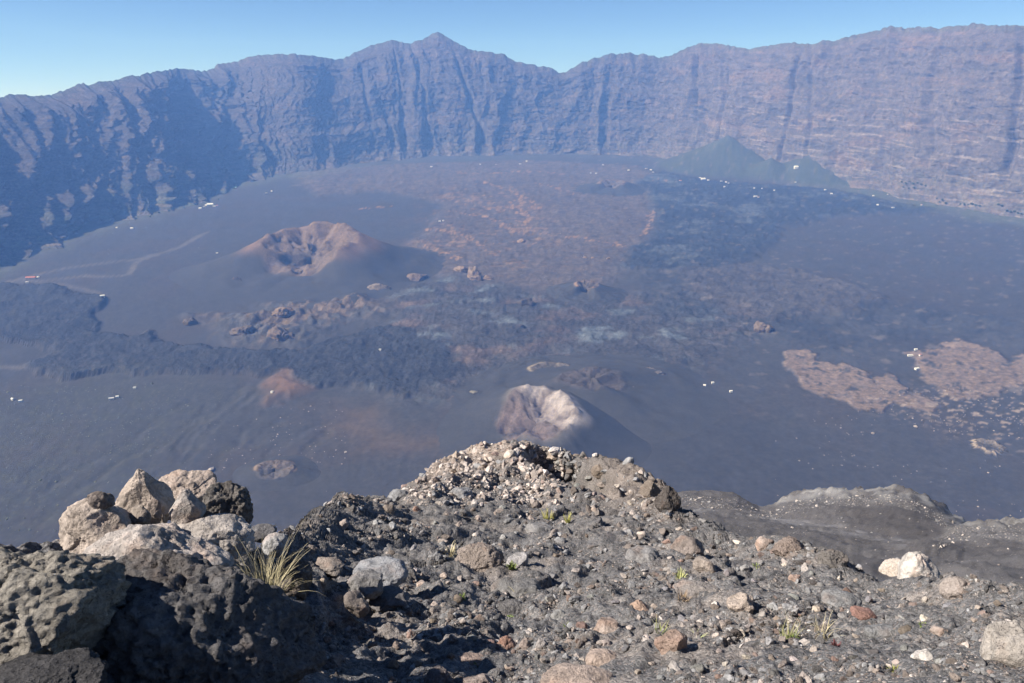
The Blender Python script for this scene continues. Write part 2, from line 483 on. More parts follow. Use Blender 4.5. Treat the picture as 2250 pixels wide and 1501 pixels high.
NC, NR = 820, 430
az = np.linspace(math.radians(-47), math.radians(47), NC)
yy = np.linspace(338, 1330, NR - 40)
gx, gy = plane_k(np.full_like(yy, 1125.0), yy)
t_r = (gy - gy.min()) / (gy.max() - gy.min())                       # 1 = far ... 0 = near
Rfar = np.interp(az, BASE_AZ, BASE_R) + 260
Rnear = 880.0
RR = Rnear + t_r[::-1][:, None] ** 1.0 * (Rfar - Rnear)[None, :]
inner = np.geomspace(335, Rnear - 25, 40)[:, None] * np.ones((1, NC))
RR = np.concatenate([inner, RR], 0)
X = (RR * np.sin(az)[None, :]).ravel(); Y = (RR * np.cos(az)[None, :]).ravel()
M = masks(X, Y)
Z = ground_z(X, Y, M)
C = ground_color(X, Y, Z, M)
rough = np.clip(0.1 + 0.9 * (M['left'] + M['center'] + 0.8 * M['old'] + M['right'] + 0.7 * M['right2'] + M['hills'] + 0.5 * M['tan_a'] + 0.5 * M['tan_b']), 0, 1) * (1 - 0.85 * M['fan'])
ground = add_obj('ground', mesh_from('ground', np.stack([X, Y, Z], 1), grid_faces(NR, NC), C, attrs={'rough': rough}), MAT_GROUND, kind='structure')

# ------------------------------------------------------------------ the caldera wall
RIM_PX = [(-700, 330), (-300, 262), (-100, 228), (0, 212), (12, 208), (40, 207), (70, 212), (110, 207), (140, 197), (170, 183), (190, 187), (230, 176), (245, 180), (280, 165), (290, 168),
          (340, 157), (395, 150), (440, 156), (455, 155), (480, 140), (515, 136), (550, 123), (600, 119), (650, 119), (700, 124), (740, 131), (750, 130),
          (780, 115), (820, 98), (862, 88), (900, 96), (930, 85), (950, 75), (962, 70), (975, 76), (1000, 92), (1035, 110), (1080, 115), (1110, 120),
          (1130, 135), (1160, 140), (1190, 146), (1210, 148), (1228, 160), (1240, 160), (1270, 142), (1278, 137), (1300, 130), (1340, 118), (1355, 119),
          (1385, 115), (1400, 121), (1415, 118), (1450, 127), (1480, 120), (1510, 104), (1540, 95), (1580, 96), (1620, 103), (1650, 108), (1680, 101),
          (1730, 94), (1790, 97), (1810, 88), (1830, 91), (1880, 76), (1930, 67), (1955, 56), (1985, 63), (2025, 58), (2060, 62), (2110, 56), (2145, 51),
          (2180, 57), (2220, 55), (2250, 56), (2400, 62), (2700, 90), (3100, 120)]
dx, dy, dz = ray(*np.array(RIM_PX, float).T)
RIM_AZ, RIM_TE = np.arctan2(dx, dy), dz / np.hypot(dx, dy)
WC, WR = 1300, 280
waz = np.linspace(math.radians(-44), math.radians(44), WC)
Rb = np.interp(waz, BASE_AZ, BASE_R)
kern = np.hanning(49); kern /= kern.sum()
Rb = np.convolve(np.pad(Rb, 24, mode='edge'), kern, mode='valid')
te = np.interp(waz, RIM_AZ, RIM_TE)
bX, bY = Rb * np.sin(waz), Rb * np.cos(waz)
zb = -791 + 0.062 * bY - 25
tX, tY = np.gradient(bX), np.gradient(bY)
arc = np.cumsum(np.hypot(tX, tY))
wide = np.hanning(141); wide /= wide.sum()
tX = np.convolve(np.pad(tX, 70, mode='edge'), wide, mode='valid'); tY = np.convolve(np.pad(tY, 70, mode='edge'), wide, mode='valid')
tl = np.hypot(tX, tY)
nX, nY = tY / tl, -tX / tl                                         # horizontal normal, towards the floor
facing = np.clip(-(np.sin(waz) * nX + np.cos(waz) * nY), 0.4, 1)
kk = 1 / (np.tan(np.radians(53 - 16 * sstep(math.radians(0), math.radians(-17), waz))) * facing)
Rr = (Rb - kk * zb) / (1 - kk * te)
Rr = np.convolve(np.pad(Rr, 24, mode='edge'), kern, mode='valid')
zr = Rr * te
v = np.linspace(0, 1, WR)
hprof = np.interp(v, [0, 1], [0, 1])
sprof = np.interp(v, [0, 0.06, 0.13, 0.3, 0.36, 0.62, 0.7, 0.9, 1.0], [0, 0.11, 0.2, 0.33, 0.42, 0.6, 0.7, 0.86, 1.0])
S = arc[None, :] + 0 * v[:, None]; V = v[:, None] + 0 * arc[None, :]
Zw = zb[None, :] + (zr - zb)[None, :] * hprof[:, None]
Rw = Rb[None, :] + (Rr - Rb)[None, :] * sprof[:, None]
left = sstep(math.radians(-13), math.radians(-22), waz)[None, :]
midl = sstep(math.radians(3), math.radians(-14), waz)[None, :]
right = sstep(math.radians(6), math.radians(18), waz)[None, :]
hgt = (zr - zb)[None, :] * V
Sw = S + 190 * fbm2(S / 900 + 3, 0 * V + 4, 2) + 70 * fbm2(S / 420, V * 2.2, 3) - 70 * left * V
A1 = 38 + 50 * left + 14 * midl
disp = A1 * (rid2(Sw / (330 - 60 * left), V * 0.7 + 3, 2) - 0.4)
disp = disp + (5 + 38 * left + 5 * midl) * rid2(Sw / (110 - 15 * left) + 7, V * 1.9, 3, 0.6)
disp = disp + (4 + 9 * left) * rid2(Sw / 40, hgt / 80, 3, 0.6)
disp = disp + 24 * left * sstep(0.9, 0.5, V) * fbm2(S / 70, hgt / 55, 4, 0.6)
saw = (hgt / 46 + 0.6 * n2(S / 420, hgt / 200) + 0.35 * n2(S / 90, hgt / 60 + 7)) % 1.0
disp = disp + (5 + 3 * midl - 2.5 * right) * (0.5 - saw) * sstep(-0.2, 0.5, n2(S / 380 + 9, hgt / 130))
disp = disp + 6 * fbm2(S / 26, hgt / 24, 3, 0.6) + 9 * fbm2((S + 0.6 * hgt) / 85, hgt / 60, 3, 0.6)
# dark notches: a few deep chutes read off the photograph (pixel x at the rim, half width in metres, depth)
for cx, ws, dep, lean in ((1035, 34, 70, 150), (880, 26, 40, 40), (1530, 26, 55, 30), (1590, 24, 45, -20), (1740, 28, 60, -40), (1785, 22, 35, 30), (930, 24, 34, 60), (800, 30, 45, 40), (470, 60, 80, 60), (385, 50, 70, 90), (2240, 40, 60, 20)):
    ca = math.atan2(*[float(q) for q in ray(cx, 220)[:2]])
    sc = np.interp(ca, waz, arc)
    wob = 14 * n2(V * 9 + cx, 0 * V + 2.5)
    disp = disp - 1.3 * dep * np.exp(-((S - sc - lean * (0.5 - V) * 2 + wob) / (0.5 * ws)) ** 2) * sstep(0.04, 0.2, V) * sstep(1.0, 0.82, V) * (0.6 + 0.6 * n2(V * 5 + cx * 0.37, 0 * V))
env = sstep(1.0, 0.86, V) * 0.85 + 0.1
disp = disp * env
Xw = Rw * np.sin(waz)[None, :] + nX[None, :] * disp
Yw = Rw * np.cos(waz)[None, :] + nY[None, :] * disp
rimn = sstep(0.9, 1.0, V)
Zw = Zw + rimn * 9 * fbm2(S / 45, 0 * S + 2, 4, 0.6) + sstep(0.02, 0.1, V) * (1 - rimn) * 5 * fbm2(S / 60, hgt / 40, 3)
# the outer side of the rim falls away behind
rows = [(120, -25), (500, -170), (1500, -700)]
for dR, dZ in rows:
    Rx = Rr[None, :] + dR
    Xw = np.concatenate([Xw, Rx * np.sin(waz)[None, :]], 0); Yw = np.concatenate([Yw, Rx * np.cos(waz)[None, :]], 0)
    Zw = np.concatenate([Zw, (zr + dZ)[None, :]], 0)
V = np.concatenate([V, np.ones((3, WC))], 0); S = np.concatenate([S, np.repeat(S[:1], 3, 0)], 0); hgt = np.concatenate([hgt, np.repeat(hgt[-1:], 3, 0)], 0)
fl = lambda q: np.broadcast_to(q, V.shape).ravel()
c = np.tile(np.array([[0.088, 0.075, 0.076]]), (V.size, 1))
def lerp(c, col, m):
    return c + (np.asarray(col)[None, :] - c) * np.clip(m, 0, 1)[:, None]
Sf, Vf, Hf = S.ravel(), V.ravel(), hgt.ravel()
c = lerp(c, (0.115, 0.097, 0.094), fl(right) * 0.95)
na = fbm2(Sf / 300, Hf / 120, 4); nb = fbm2(Sf / 160 + 8, Hf / 22, 4); nc = fbm2(Sf / 40, Hf / 40 + 9, 3)
c = lerp(c, (0.17, 0.118, 0.095), sstep(0.15, 0.7, na + 0.3 * nb) * (0.3 + 0.2 * fl(right)))
c = lerp(c, (0.06, 0.056, 0.058), sstep(0.1, 0.6, fbm2(Sf / 200 + 31, Hf / 50, 4)) * 0.6)
c = lerp(c, (0.25, 0.21, 0.195), sstep(0.45, 0.62, fbm2(Sf / 240 + Hf / 90, Hf / 15 + 3, 4)) * (0.1 + 0.6 * fl(right)) * sstep(0.75, 0.4, Vf))
c = lerp(c, (0.075, 0.09, 0.06), sstep(0.34, 0.06, Vf + 0.1 * na) * (0.2 + 0.5 * fl(left)) * sstep(-0.3, 0.3, nc))
c = lerp(c, (0.16, 0.125, 0.11), sstep(0.2, 0.05, Vf) * sstep(-0.1, 0.4, nb) * 0.6)
c = lerp(c, (0.085, 0.095, 0.062), sstep(0.955, 0.99, Vf) * 0.5)
c = np.clip(0.76 * c * (1 + 0.1 * nb + 0.15 * nc)[:, None], 0.02, 0.7)
WRT = WR + 3
cliff = add_obj('caldera_cliff', mesh_from('caldera_cliff', np.stack([Xw.ravel(), Yw.ravel(), Zw.ravel()], 1), grid_faces(WRT, WC), c, attrs={'rough': fl(1.0 - 0.4 * right)}), MAT_CLIFF, kind='structure')

# ------------------------------------------------------------------ the haze in the caldera
def haze_box(x0, x1, y0, y1, z0, z1):
    V_ = [(x, y, z) for x in (x0, x1) for y in (y0, y1) for z in (z0, z1)]
    F_ = [(0, 1, 3, 2), (4, 6, 7, 5), (0, 4, 5, 1), (2, 3, 7, 6), (0, 2, 6, 4), (1, 5, 7, 3)]
    me = bpy.data.meshes.new('haze'); me.from_pydata(V_, [], F_); me.update()
    m = bpy.data.materials.new('haze_air'); m.use_nodes = True
    nt = m.node_tree; nt.nodes.clear()
    o = nt.nodes.new('ShaderNodeOutputMaterial')
    pv = nt.nodes.new('ShaderNodeVolumePrincipled')
    pv.inputs['Color'].default_value = (*HAZE_COLOR, 1)
    pv.inputs['Absorption Color'].default_value = (1, 1, 1, 1)
    pv.inputs['Density'].default_value = HAZE_DENSITY
    pv.inputs['Anisotropy'].default_value = 0.0
    nt.links.new(pv.outputs[0], o.inputs['Volume'])
    m.cycles.homogeneous_volume = True
    return add_obj('haze', me, m, kind='stuff', label='pale blue haze filling the caldera', cat='haze')
haze_box(float(Xw.min()) - 50, float(Xw.max()) + 50, -60, float(Yw.max()) + 50, float(min(Zw.min(), Z.min())) - 1, float(Zw.max()) + 20)

# ------------------------------------------------------------------ the slope the camera stands on
# contours across the view: (photo x, photo y, horizontal range in metres)
CONT = [
    [(-400, 2600, 1.0), (2700, 2600, 1.0)],
    [(-300, 1600, 2.1), (300, 1600, 2.2), (560, 1580, 2.4), (750, 1570, 3.0), (1125, 1570, 3.2), (2600, 1570, 3.0)],
    [(-300, 1430, 2.8), (300, 1430, 2.95), (560, 1440, 3.3), (680, 1440, 4.2), (1125, 1420, 4.9), (1800, 1420, 4.6), (2600, 1440, 4.3)],
    [(-300, 1310, 3.5), (300, 1310, 3.7), (540, 1330, 4.1), (680, 1330, 5.4), (900, 1310, 6.8), (1125, 1300, 7.6), (1500, 1300, 7.4), (2000, 1350, 6.0), (2600, 1360, 5.6)],
    [(-300, 1250, 4.0), (300, 1250, 4.3), (540, 1260, 4.8), (640, 1240, 6.6), (760, 1180, 9.5), (900, 1160, 12), (1150, 1130, 14.5), (1400, 1150, 13.5), (1600, 1220, 10.5), (1800, 1265, 8.9), (2000, 1305, 7.4), (2600, 1320, 6.8)],
    [(-300, 1235, 4.5), (300, 1235, 4.9), (540, 1230, 5.4), (630, 1190, 8.0), (680, 1140, 10.5), (740, 1105, 12.5), (800, 1095, 14.5), (870, 1098, 16), (910, 1070, 17.5), (960, 1025, 19.5), (1010, 1005, 20.5), (1100, 982, 22), (1160, 978, 22.5),
     (1230, 1000, 22), (1330, 1018, 21.5), (1400, 1036, 20.5), (1450, 1062, 19.5), (1478, 1095, 18), (1500, 1140, 16), (1600, 1175, 13), (1650, 1190, 12), (1740, 1196, 11.5), (1800, 1212, 11), (1860, 1254, 9.8),
     (1930, 1284, 8.8), (2100, 1286, 8.6), (2250, 1302, 8.2), (2600, 1318, 7.8)],
    [(-300, 1420, 8), (540, 1400, 9), (650, 1290, 13), (900, 1180, 23), (1100, 1090, 28), (1330, 1100, 28), (1480, 1180, 26), (1650, 1260, 24), (1860, 1320, 22), (2100, 1350, 20), (2600, 1370, 20)],
    [(-300, 1400, 60), (560, 1330, 60), (1000, 1250, 60), (1480, 1195, 62), (1700, 1212, 62), (1870, 1270, 60), (1950, 1300, 60), (2100, 1305, 60), (2600, 1325, 60)],
    [(-300, 1380, 110), (560, 1320, 110), (1000, 1240, 110), (1480, 1150, 110), (1700, 1170, 105), (1850, 1192, 100), (1990, 1206, 98), (2060, 1200, 104), (2120, 1205, 110), (2250, 1215, 110), (2600, 1230, 110)],
    [(-300, 1360, 170), (560, 1310, 170), (1000, 1225, 170), (1440, 1130, 170), (1560, 1120, 175), (1700, 1146, 170), (1850, 1166, 160), (1960, 1188, 152), (2040, 1188, 152), (2080, 1182, 152), (2140, 1164, 160), (2200, 1163, 164), (2250, 1172, 166), (2600, 1210, 170)],
    [(-300, 1350, 235), (560, 1300, 235), (1000, 1210, 235), (1400, 1130, 235), (1500, 1097, 235), (1560, 1099, 240), (1620, 1107, 240), (1670, 1135, 240), (1700, 1130, 240), (1740, 1110, 240), (1800, 1101, 240), (1900, 1098, 240), (1960, 1092, 240),
     (2010, 1105, 240), (2060, 1132, 240), (2110, 1168, 240), (2160, 1230, 240), (2250, 1260, 240), (2600, 1300, 240)],
    [(-300, 1400, 420), (1400, 1330, 420), (1700, 1330, 420), (2600, 1400, 420)],
]
SC = 780
saz = np.linspace(math.radians(-54), math.radians(52), SC)
KR, KZ = [], []
for ct in CONT:
    a = np.array(ct, float)
    x_, y_, z_ = at_range(a[:, 0], a[:, 1], a[:, 2])
    aa = np.arctan2(x_, y_)
    KR.append(np.interp(saz, aa, a[:, 2])); KZ.append(np.interp(saz, aa, z_))
KR[0][:] = 1.0; KZ[0][:] = -1.75
KR, KZ = np.array(KR), np.array(KZ)
K = len(CONT)
rows_per = [12, 54, 84, 84, 88, 36, 12, 28, 42, 42, 10]
tt = np.concatenate([i + np.arange(n) / n for i, n in enumerate(rows_per)] + [np.array([K - 1.0])])
SR = len(tt)
def catmull(Kv):
    P = np.concatenate([2 * Kv[:1] - Kv[1:2], Kv, 2 * Kv[-1:] - Kv[-2:-1]], 0)
    k = np.minimum(tt.astype(int), K - 2); f = (tt - k)[:, None]
    p0, p1, p2, p3 = P[k], P[k + 1], P[k + 2], P[k + 3]
    m1, m2 = 0.3 * (p2 - p0), 0.3 * (p3 - p1)
    return (2 * f ** 3 - 3 * f ** 2 + 1) * p1 + (f ** 3 - 2 * f ** 2 + f) * m1 + (-2 * f ** 3 + 3 * f ** 2) * p2 + (f ** 3 - f ** 2) * m2
Rs, Zs = catmull(KR), catmull(KZ)
Xs, Ys = (Rs * np.sin(saz)[None, :]).ravel(), (Rs * np.cos(saz)[None, :]).ravel()
Zs = Zs.ravel(); Rf = Rs.ravel(); Tf = np.repeat(tt, SC)
near = sstep(40, 25, Rf)
px, py = project(Xs, Ys, Zs)
lump = 0.16 * fbm2(Xs / 1.3, Ys / 1.3, 3) * sstep(2, 7, Rf) + 0.05 * rid2(Xs / 0.5, Ys / 0.5, 4, 0.6) * sstep(1.5, 5, Rf) + 0.03 * fbm2(Xs / 0.14, Ys / 0.14, 3)
saw_ = (Xs / 1.15 + 0.25 * Ys / 1.15 + 0.9 * fbm2(Xs / 1.6 + 7, Ys / 1.6, 3)) % 1.0
lump = lump + 0.17 * (saw_ ** 1.5 - 0.5) * sstep(1.0, 0.93, saw_) * sstep(-0.1, 0.5, fbm2(Xs / 2.3 + 11, Ys / 2.3, 3)) * sstep(3, 6, Rf)
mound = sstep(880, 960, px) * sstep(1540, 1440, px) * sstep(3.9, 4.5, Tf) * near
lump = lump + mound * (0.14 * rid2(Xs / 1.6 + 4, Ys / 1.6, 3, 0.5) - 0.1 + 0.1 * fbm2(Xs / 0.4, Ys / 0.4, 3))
# the hollow behind the lip of the mound, and the undercut at its far end
hol = line_d(px + 14 * fbm2(Xs, Ys, 2), py * 1.6, [(1195, 1010 * 1.6), (1250, 1030 * 1.6), (1320, 1062 * 1.6)])
lump = lump - near * 2.8 * sstep(46, 18, hol) * (Tf > 4.2) * sstep(4.93, 4.84, Tf)
far = 1 - near
lump = lump * near + far * sstep(40, 70, Rf) * (0.9 * fbm2(Xs / 14, Ys / 14, 4) + 0.35 * rid2(Xs / 4, Ys / 4, 3))
crest = far * sstep(9.4, 9.9, Tf) * sstep(10.3, 10.05, Tf) * sstep(1660, 1720, px)
lump = lump + crest * 1.6 * (rid2(Xs / 9, Ys / 9, 4, 0.6) - 0.3)
lump = lump + sstep(8.6, 8.95, Tf) * sstep(9.4, 9.05, Tf) * sstep(2060, 2110, px) * 1.2 * rid2(Xs / 7, Ys / 7, 4, 0.6)
Zs = Zs + lump
c = np.tile(np.array([[0.108, 0.104, 0.103]]), (len(Xs), 1))
def lerp(c, col, m):
    return c + (np.asarray(col)[None, :] - c) * np.clip(m, 0, 1)[:, None]
n1 = fbm2(Xs / 1.9 + 3, Ys / 1.9, 4); n0 = fbm2(Xs / 0.5, Ys / 0.5 + 8, 3)
c = lerp(c, (0.17, 0.148, 0.132), near * sstep(0.12, 0.6, n1 + 0.35 * n0) * 0.75)
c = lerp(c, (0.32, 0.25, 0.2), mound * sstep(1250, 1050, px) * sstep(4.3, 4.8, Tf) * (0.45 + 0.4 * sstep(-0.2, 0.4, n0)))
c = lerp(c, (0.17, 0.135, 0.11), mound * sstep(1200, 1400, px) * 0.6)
c = lerp(c, (0.07, 0.067, 0.07), far * 0.9)
fr = fbm2(Xs / 60 + 3, Ys / 24, 4)
c = lerp(c, (0.155, 0.15, 0.15), far * sstep(0.1, 0.6, fr) * 0.8)
streak = [(1690, 1142), (1760, 1150), (1850, 1168), (1920, 1185), (1985, 1200)]
c = lerp(c, (0.23, 0.225, 0.23), far * sstep(13, 3, line_d(px, py + 5 * fbm2(Xs / 9, Ys / 9, 3), streak)) * 0.5 * sstep(-0.5, 0.3, fbm2(Xs / 12, Ys / 5, 3)) * sstep(1660, 1720, px))
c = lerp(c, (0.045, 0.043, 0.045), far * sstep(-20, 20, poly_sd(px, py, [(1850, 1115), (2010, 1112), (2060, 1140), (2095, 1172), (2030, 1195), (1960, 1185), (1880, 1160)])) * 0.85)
c = lerp(c, (0.21, 0.205, 0.2), np.clip(crest * 1.4, 0, 1) * sstep(-0.3, 0.4, fbm2(Xs / 6, Ys / 6, 3)))
c = lerp(c, (0.19, 0.185, 0.18), far * sstep(8.5, 9, Tf) * sstep(2060, 2110, px) * sstep(-0.4, 0.3, fbm2(Xs / 8, Ys / 8, 3)) * 0.8)
c = np.clip(c * (1 + 0.15 * n0)[:, None], 0.02, 0.7)

def slope_mat():
    m, nt, b = new_mat('ash_slope')
    p = pos(nt)
    a = attr(nt, 'albedo')
    v1 = nd(nt, 'ShaderNodeTexVoronoi', Scale=42.0); nt.links.new(p, v1.inputs['Vector'])
    v2 = nd(nt, 'ShaderNodeTexVoronoi', Scale=120.0); nt.links.new(p, v2.inputs['Vector'])
    sep = nt.nodes.new('ShaderNodeSeparateColor'); nt.links.new(v1.outputs['Color'], sep.inputs[0])
    sep2 = nt.nodes.new('ShaderNodeSeparateColor'); nt.links.new(v2.outputs['Color'], sep2.inputs[0])
    f = math2(nt, 'MULTIPLY', maprange(nt, sep.outputs[0], 0, 1, 0.7, 1.35), maprange(nt, sep2.outputs[0], 0, 1, 0.7, 1.35))
    f = math2(nt, 'MULTIPLY', f, maprange(nt, noise(nt, p, 3.0, 6, 0.65), 0.3, 0.7, 0.75, 1.25))
    # scattered pale and rusty grit
    base = vmul(nt, a.outputs['Color'], f)
    g1 = maprange(nt, sep.outputs[1], 0.9, 0.93, 0, 0.75)
    base = mixc(nt, g1, base, (0.24, 0.21, 0.19))
    g2 = maprange(nt, sep2.outputs[1], 0.93, 0.95, 0, 0.7)
    base = mixc(nt, g2, base, (0.22, 0.17, 0.145))
    nt.links.new(base, b.inputs['Base Color'])
    h = math2(nt, 'ADD', math2(nt, 'MULTIPLY', v1.outputs['Distance'], -0.7), math2(nt, 'MULTIPLY', noise(nt, p, 30.0, 6, 0.7), 1.2))
    h = math2(nt, 'ADD', h, math2(nt, 'MULTIPLY', v2.outputs['Distance'], -0.3))
    bump(nt, b, h, 0.012)
    return m
MAT_SLOPE = slope_mat()
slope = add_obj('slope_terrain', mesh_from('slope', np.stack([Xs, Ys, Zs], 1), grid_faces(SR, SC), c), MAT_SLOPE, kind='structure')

# ------------------------------------------------------------------ cinder cones on the floor
bpy.context.view_layer.update()
def hit(o, px, py):
    d = Vector([float(q) for q in ray(px, py)]).normalized()
    ok, loc, nor, _ = o.ray_cast(Vector((0, 0, 0)), d)
    return (loc.copy(), nor.copy()) if ok else (None, None)

def cinder_cone(label, cpx, Rout, Rrim, H, depth, crest_col, inner_col, breach=None, bw=0.6, bd=0.7, stretch=1.0, rot=0.0, lip=0.25, seed=0, ash=(0.039, 0.0385, 0.0415), pale=None, drop=0.0, peak=0.0, pdir=None, jag=0.0):
    """a cone with a crater; breach = compass angle (radians, 0 = away from the camera, clockwise) of the gap in its rim"""
    loc, _ = hit(ground, *cpx)
    cx, cy = loc.x, loc.y
    na, nr = 110, 52
    th = np.linspace(0, 2 * math.pi, na, endpoint=False)
    rho = np.linspace(0, 1.25, nr)
    T, Q = np.meshgrid(th, rho)
    wob = 1 + 0.10 * n2(np.cos(T) * 1.3 + seed, np.sin(T) * 1.3 + seed * 3)
    wob = wob + jag * fbm2(np.cos(T) * 3 + seed, np.sin(T) * 3, 3)
    rr = Q * Rout
    rrim = Rrim * wob
    hr = H * (1 + 0.12 * n2(np.cos(T) * 1.2 + 9 + seed, np.sin(T) * 1.2))
    hr = hr * (1 - drop * (1 - np.cos(T - peak)) / 2)
    cut = np.zeros_like(T)
    if breach is not None:
        dth = np.abs((T - breach + math.pi) % (2 * math.pi) - math.pi)
        cut = sstep(bw, bw * 0.35, dth)
        hr = hr * (1 - bd * cut)
    out = hr * np.clip((Rout * wob - rr) / (Rout * wob - rrim), -0.35, 1)
    out = np.where(out > 0, out ** 1.55 / np.maximum(hr, 1e-6) ** 0.55, out * 0.5)
    floor_h = H * (1 - depth)
    inn = floor_h * (1 - 0.5 * cut) + (hr - np.minimum(floor_h * (1 - 0.5 * cut), hr)) * np.clip(rr / rrim, 0, 1) ** 2.2
    inn = np.minimum(inn, hr)
    h = np.where(rr < rrim, inn, out)
    inside = sstep(1.12, 0.95, rr / rrim)
    x0 = np.sin(T) * rr * stretch; y0 = np.cos(T) * rr
    xr = cx + x0 * math.cos(rot) + y0 * math.sin(rot); yr = cy - x0 * math.sin(rot) + y0 * math.cos(rot)
    rg = rid2(T * 6 / math.pi * 3 + seed, rr / Rout * 2, 3) * sstep(0.15, 0.6, Q)
    h = h + H * (0.012 * rg + 0.03 * fbm2(xr / (Rrim * 0.8), yr / (Rrim * 0.8), 3) + inside * 0.14 * fbm2(xr / (Rrim * 0.4), yr / (Rrim * 0.4), 4, 0.6)) * sstep(0.0, 0.12, h / H)
    gz = ground_z(xr.ravel(), yr.ravel()).reshape(xr.shape)
    gc = float(ground_z(np.array([cx]), np.array([cy]))[0]) + 0.062 * (yr - cy)
    wf = sstep(0.25, 0.75, Q)
    gz = gz * wf + gc * (1 - wf)
    zz = gz + h - 1.5
    crest = sstep(1 - lip, 1 - 0.3 * lip, np.where(rr < rrim, h / H, out / H)) * (1 - 0.3 * cut)
    C_ = np.tile(np.array([[ash]]), (nr, na, 1)).astype(float)
    nz = fbm2(xr / (Rrim * 0.6) + seed, yr / (Rrim * 0.6), 4)
    def lp(C_, col, m): return C_ + (np.asarray(col)[None, None] - C_) * np.clip(m, 0, 1)[..., None]
    C_ = lp(C_, crest_col, crest * (0.8 + 0.4 * nz))
    C_ = lp(C_, inner_col, inside * (0.75 + 0.5 * nz))
    if pale is not None:
        C_ = lp(C_, pale, (crest * 0.9 + 0.6 * inside) * sstep(-0.55, 0.3, nz) * (1 if pdir is None else sstep(-0.1, 0.7, np.cos(T - pdir))))
    V_ = np.stack([xr - cx, yr - cy, zz - loc.z], -1).reshape(-1, 3)
    me = mesh_from('cinder_cone', V_, grid_faces(nr, na, True), C_.reshape(-1, 3), attrs={'rough': (0.25 + 0.75 * inside).ravel()})
    o = add_obj('cinder_cone', me, MAT_CONE, label=label, cat='cinder cone')
    o.location = loc
    return o

PI = math.pi
cinder_cone('large reddish-brown cinder cone with a breached horseshoe crater', (686, 594), 450, 150, 142, 0.55, (0.165, 0.105, 0.078), (0.125, 0.093, 0.074), breach=PI * 1.08, bw=1.25, bd=0.75, seed=1, lip=0.6, drop=0.3, peak=0.3, stretch=1.12)
cinder_cone('broad dark ash cone behind the pale steaming crater', (1300, 872), 270, 60, 52, 0.05, (0.055, 0.05, 0.05), (0.06, 0.05, 0.048), breach=PI * 0.6, bw=1.0, bd=0.3, seed=2, stretch=1.3, lip=0.08)
cinder_cone('crater cone streaked white and pink by sulphur below the mound', (1178, 958), 330, 112, 68, 0.5, (0.11, 0.1, 0.09), (0.115, 0.088, 0.084), breach=PI * 1.42, bw=1.0, bd=0.6, seed=3, lip=0.36, pale=(0.27, 0.235, 0.225), pdir=0.95, drop=0.15, peak=0.4, jag=0.04, stretch=0.72)
cinder_cone('dark cone with a pale rocky pit, beside the broad ash cone', (1352, 870), 170, 40, 30, 0.6, (0.09, 0.077, 0.07), (0.16, 0.13, 0.115), breach=PI * 1.0, bw=0.8, bd=0.5, seed=4, lip=0.2, pale=(0.34, 0.3, 0.28))
cinder_cone('low ash ridge with a cream lip beyond the broad ash cone', (1212, 826), 120, 40, 22, 0.3, (0.24, 0.195, 0.14), (0.08, 0.07, 0.066), breach=PI * 1.0, bw=1.2, bd=0.6, seed=5, stretch=1.3, lip=0.14)
cinder_cone('small grey cone with an orange-lipped crater on the lava field', (1290, 648), 150, 36, 40, 0.45, (0.22, 0.14, 0.1), (0.08, 0.066, 0.062), breach=PI * 1.1, bw=0.7, bd=0.5, seed=6, lip=0.12)
cinder_cone('distant small brown cone near the village lava front', (1345, 416), 230, 70, 44, 0.5, (0.17, 0.12, 0.095), (0.085, 0.07, 0.066), breach=PI * 1.1, bw=1.0, bd=0.6, seed=7, lip=0.2)
cinder_cone('tiny tan rock ring alone on the dark ash plain', (2172, 982), 42, 24, 7, 0.9, (0.3, 0.24, 0.19), (0.09, 0.08, 0.075), breach=2.5, bw=0.7, bd=0.5, seed=8, lip=0.7, jag=0.35)
cinder_cone('small smooth ash mound with a tan crest, above the pale boulder pile', (605, 1042), 80, 30, 16, 0.1, (0.2, 0.14, 0.1), (0.08, 0.07, 0.068), breach=PI, bw=1.4, bd=0.5, stretch=1.25, seed=9, lip=0.18)

# ------------------------------------------------------------------ rocks
def icosphere(n):
    bm = bmesh.new()
    bmesh.ops.create_icosphere(bm, subdivisions=n, radius=1.0)
    V_ = np.array([v.co[:] for v in bm.verts]); F_ = np.array([[v.index for v in f.verts] for f in bm.faces])
    bm.free()
    return V_ / np.linalg.norm(V_, axis=1)[:, None], F_
ICO = {n: icosphere(n) for n in (1, 2, 3, 4, 5, 6)}

